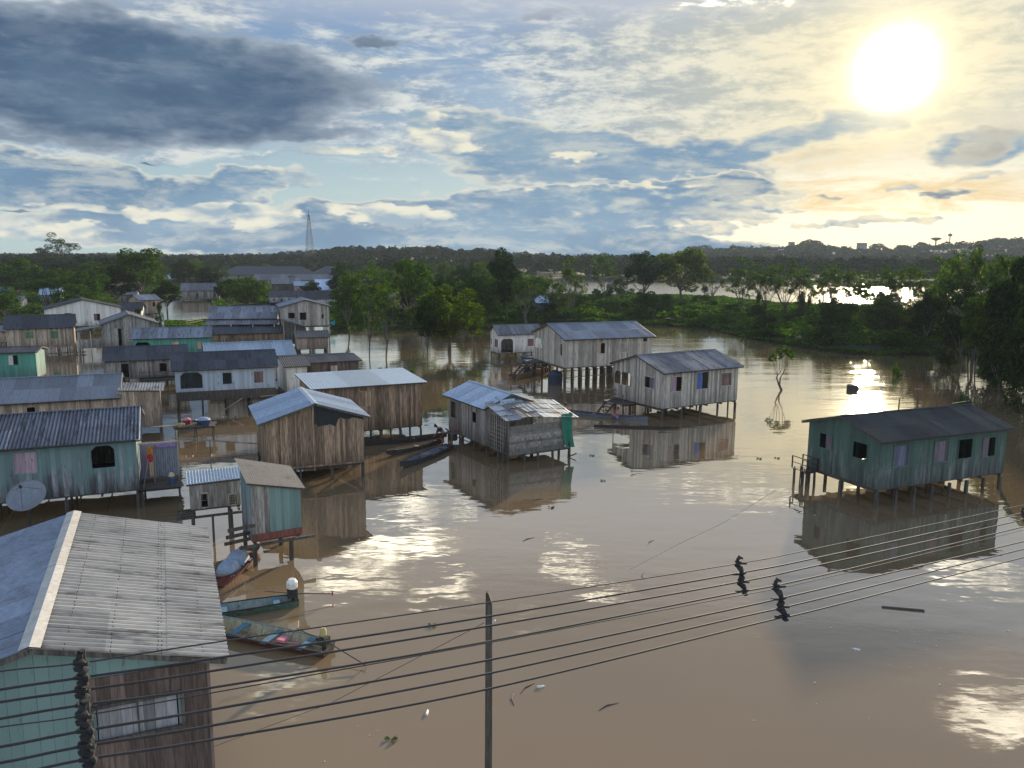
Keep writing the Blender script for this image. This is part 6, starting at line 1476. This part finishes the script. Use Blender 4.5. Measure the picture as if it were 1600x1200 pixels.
# ------------------------------------------------------------------ pole and cables in front
top = AT(764, 934, 15.0); r = thing('utility_pole', 'slim dark wooden pole with a slanted cut top standing in the water', 'pole', (top.x, top.y, 0)); H_ = top.z
mb = MB(); mb.tube([(-.02, 0, -1), (.0, 0, H_ * .5), (0, 0, H_ - .12)], [.085, .078, .07], 10); mb.hexa([(-.065, -.05, H_ - .125), (.065, -.05, H_ - .125), (.065, .05, H_ - .125), (-.065, .05, H_ - .125), (-.065, -.05, H_ + .12), (-.01, -.05, H_ + .12), (-.01, .05, H_ + .12), (-.065, .05, H_ + .12)])
mb.build('shaft', W_dark, r); mb = MB(); mb.tube([(.07, -.03, H_ - .5), (.13, -.05, H_ - .45)], .02, 6); mb.build('hook', M_white, r)
def dep(x, f=1.0): return f / (.1514 - 6.2e-5 * x)
def spline(ps, n=14):
    out = []
    for i in range(len(ps) - 1):
        p0 = ps[max(i - 1, 0)]; p1, p2 = ps[i], ps[i + 1]; p3 = ps[min(i + 2, len(ps) - 1)]
        for k in range(n):
            t = k / n; out.append(.5 * ((2 * p1) + (p2 - p0) * t + (2 * p0 - 5 * p1 + 4 * p2 - p3) * t * t + (3 * p1 - p0 - 3 * p2 + p3) * t ** 3))
    out.append(ps[-1]); return out
CW = [([(-300, 1094), (0, 1049), (125, 1036), (340, 1003), (765, 941), (1157, 880), (1280, 856), (1600, 789), (1800, 745)], 1.0, .008, 'uppermost cable, thinner than the rest'),
      ([(-300, 1128), (0, 1077.5), (125, 1059), (340, 1028), (765, 963), (1146, 897), (1280, 871), (1600, 801), (1800, 757)], 1.0, .013, 'second cable from the top'),
      ([(-300, 1146), (0, 1097), (125, 1079), (340, 1047), (765, 978), (1157, 909), (1280, 883), (1600, 812), (1800, 767)], 1.0, .013, 'third cable from the top'),
      ([(-300, 1176), (0, 1123), (125, 1102), (340, 1073), (765, 1002), (1120, 932), (1280, 900), (1600, 823), (1800, 776)], 1.0, .013, 'fourth cable from the top'),
      ([(-300, 1180), (0, 1136), (125, 1119), (340, 1081), (765, 1004), (1120, 937), (1280, 905), (1600, 828), (1800, 781)], .85, .006, 'thin cable running close to the fourth'),
      ([(-300, 1219), (0, 1167), (130, 1142), (340, 1107), (765, 1031), (1120, 957), (1280, 921), (1600, 846), (1800, 799)], .85, .012, 'third cable from the bottom'),
      ([(-300, 1246), (0, 1192), (130, 1166), (340, 1132), (765, 1052), (1135, 969), (1280, 936), (1600, 858), (1800, 811)], .85, .012, 'second cable from the bottom'),
      ([(-300, 1270), (0, 1215), (130, 1187), (340, 1154), (765, 1076), (1200, 970), (1280, 952), (1600, 871), (1800, 824)], .85, .012, 'lowest of the cables')]
cab = []
for pts, f, r_, lb in CW:
    W_ = spline([AT(x, y, dep(x, f)) for x, y in pts]); mb = MB(); mb.tube(W_, r_, 7); o = mb.build('power_cable', M_wire, smooth=True)
    tag(o, lb + ', crossing in front of the water', 'cable', 'power cables in the foreground'); cab.append(W_)
def insulator(label, xs, f, zig, tall=False):
    "a string of spool insulators and clamps; xs = (px,py) of the cables it holds"
    P_ = [AT(x, y, dep(x, f)) for x, y in xs]; c = P_[0]; r = thing('cable_spacer', label, 'insulator rack', c, 0, 'insulator racks on the cables'); Q = [p - c for p in P_]
    for i, p in enumerate(Q):
        off = Vector((zig * (1 if i % 2 else -1), -.02, 0)); q = p + off
        mb = MB(); mb.lathe([(.02, -.055), (.045, -.05), (.048, -.03), (.026, -.012), (.026, .012), (.048, .03), (.045, .05), (.02, .055)], 12, tuple(q)); mb.build('spool', M_black, r)
        mb = MB(); mb.bar(p + Vector((-.07, 0, 0)), p + Vector((.07, 0, .0)), .035, .035); mb.tube([q + Vector((0, 0, -.07)), q + Vector((0, 0, .07))], .012, 6); mb.bar(q + Vector((-.05 if zig else -.03, 0, -.04)), q + Vector((.06, .0, .03)), .02); mb.build('clamp', M_iron, r)
    mb = MB()
    for p, q in zip(Q, Q[1:]):
        a, b_ = p + Vector((zig * (-1 if Q.index(p) % 2 == 0 else 1), .0, -.04)), q + Vector((zig * (1 if Q.index(p) % 2 == 0 else -1), 0, .04)); mb.tube([a, (a + b_) / 2 + Vector((.02, 0, 0)), b_], [.034, .05, .034], 7)
    mb.tube([Q[0] + Vector((-zig, 0, .05)), Q[0] + Vector((-zig * .6, 0, .11)), Q[0] + Vector((0, 0, .08))], [.03, .035, .02], 7)
    if tall: mb.tube([Q[0] + Vector((0, .03, .12)), Q[-1] + Vector((0, .03, -.12))], .03, 8)
    mb.build('bracket', M_iron, r)
insulator('upper insulator rack before the aqua gable wall at left', [(127, 1037), (128, 1059), (129, 1079), (130, 1102)], 1.0, .012, True)
insulator('lower insulator rack at the bottom left, before the brown window', [(132, 1119), (134, 1142), (136, 1166), (138, 1187)], .85, .012, True)
insulator('left one of the two dark zigzag spacers on the cables over open water', [(1160, 880), (1151, 897), (1164, 909), (1156, 924)], 1.0, .085)
insulator('right one of the two dark zigzag spacers on the cables over open water', [(1220, 916), (1212, 936), (1226, 948), (1218, 963)], .85, .085)
insulator('dark spacer cut by the right edge of the picture', [(1600, 801), (1598, 812)], 1.0, .05)
a = AT(757, 973, 15.0); b = G(330, 1168, .3); mb = MB(); m_ = (a + b) / 2 - Vector((0, 0, .25)); mb.tube([a, m_, b], .006, 5); tag(mb.build('stay_wire', M_iron), 'hair-thin wire slanting from the slim pole down to the left', 'wire')

# ------------------------------------------------------------------ humid air
hz = MB(); hz.box(-1500, 1500, -60, 1350, -2.5, 62); HM = bpy.data.materials.new('humid_air'); HM.use_nodes = True; nt = HM.node_tree; nt.nodes.clear()
o_ = nt.nodes.new('ShaderNodeOutputMaterial'); v_ = nt.nodes.new('ShaderNodeVolumePrincipled'); v_.inputs['Color'].default_value = (.75, .87, 1.0, 1); v_.inputs['Density'].default_value = .00013; v_.inputs['Anisotropy'].default_value = .1
nt.links.new(v_.outputs[0], o_.inputs['Volume']); ho = hz.build('haze', HM); tag(ho, 'thin humid evening air over the river', kind='stuff')

# ------------------------------------------------------------------ every filler is told apart by the landmark nearest to it and its rank from the left
LMK = [('the left edge of the picture', 0, 470), ('the wide flat-topped tree', 76, 470), ('the white broken roof line', 110, 440), ('the wide pale gable house', 126, 480), ('the small raised tan hut', 235, 470), ('the dark pavilion', 300, 440),
       ('the long hip-roofed hall', 420, 430), ('the second hip-roofed hall', 530, 432), ('the two tall cecropias in the water', 590, 500), ('the brownish gable house', 640, 480), ('the mango-like tree', 706, 500),
       ('the small white house', 800, 500), ('the tiny teal hut', 850, 485), ('the tall tan house', 930, 500), ('the domed umbrella-shaped tree', 1062, 480), ('the two dark leafy trunks', 1257, 505), ('the open cecropia', 1196, 500),
       ('the sun-backed cecropia', 1344, 520), ('the creeper-covered mound', 1478, 550), ('the huge fanning cecropia', 1520, 560), ('the right edge of the picture', 1600, 560),
       ('the slim pole', 765, 1050), ('the drifting plank', 1410, 950), ('the teal house on the right', 1410, 780), ('the zigzag spacers', 1190, 910), ('the coloured canoes', 480, 1000), ('the landing of the teal house', 1240, 760), ('the plank house in mid-flood', 790, 780)]
ORD = ['first', 'second', 'third', 'fourth', 'fifth', 'sixth', 'seventh', 'eighth', 'ninth', 'tenth', 'eleventh', 'twelfth', 'thirteenth', 'fourteenth', 'fifteenth', 'sixteenth', 'seventeenth', 'eighteenth', 'nineteenth', 'twentieth']
WHAT = {'trees crowding the far left': 'village-edge trees', 'trees behind the far roofs': 'background trees', 'trees of the dense bank wood': 'bank-wood plants', 'low trees of the middle bank': 'low bank trees', 'shrubby trees of the right bank': 'shrubby trees',
        'low bushes of the overgrown bank': 'low green bushes', 'floating scraps': 'floating pale scraps', 'floating twigs': 'floating twigs', 'drifting water plants': 'drifting plants'}
sets = {}
for o in COL.objects:
    g_ = o.get('group')
    if g_ in WHAT:
        p = o.location; best = min(LMK, key=lambda l: (G(l[1], l[2]).xy - p.xy).length / max(20, p.y)); sets.setdefault((g_, o.name.split('.')[0], best[0]), []).append(o)
for (g_, kd, lm), lst in sets.items():
    lst.sort(key=lambda o: o.location.x / o.location.y)
    for i, o in enumerate(lst):
        what = WHAT[g_]
        if kd == 'bush' and 'bush' not in what: what = 'shrubs'
        elif kd == 'tree' and what == 'bank-wood plants': what = 'bank-wood trees'
        nth = ORD[i] if i < 20 else str(i + 1) + 'th'
        o['label'] = (nth + ' from left of ' + what + ' nearest ' + lm) if len(lst) > 1 else ('lone one of ' + what + ' nearest ' + lm)
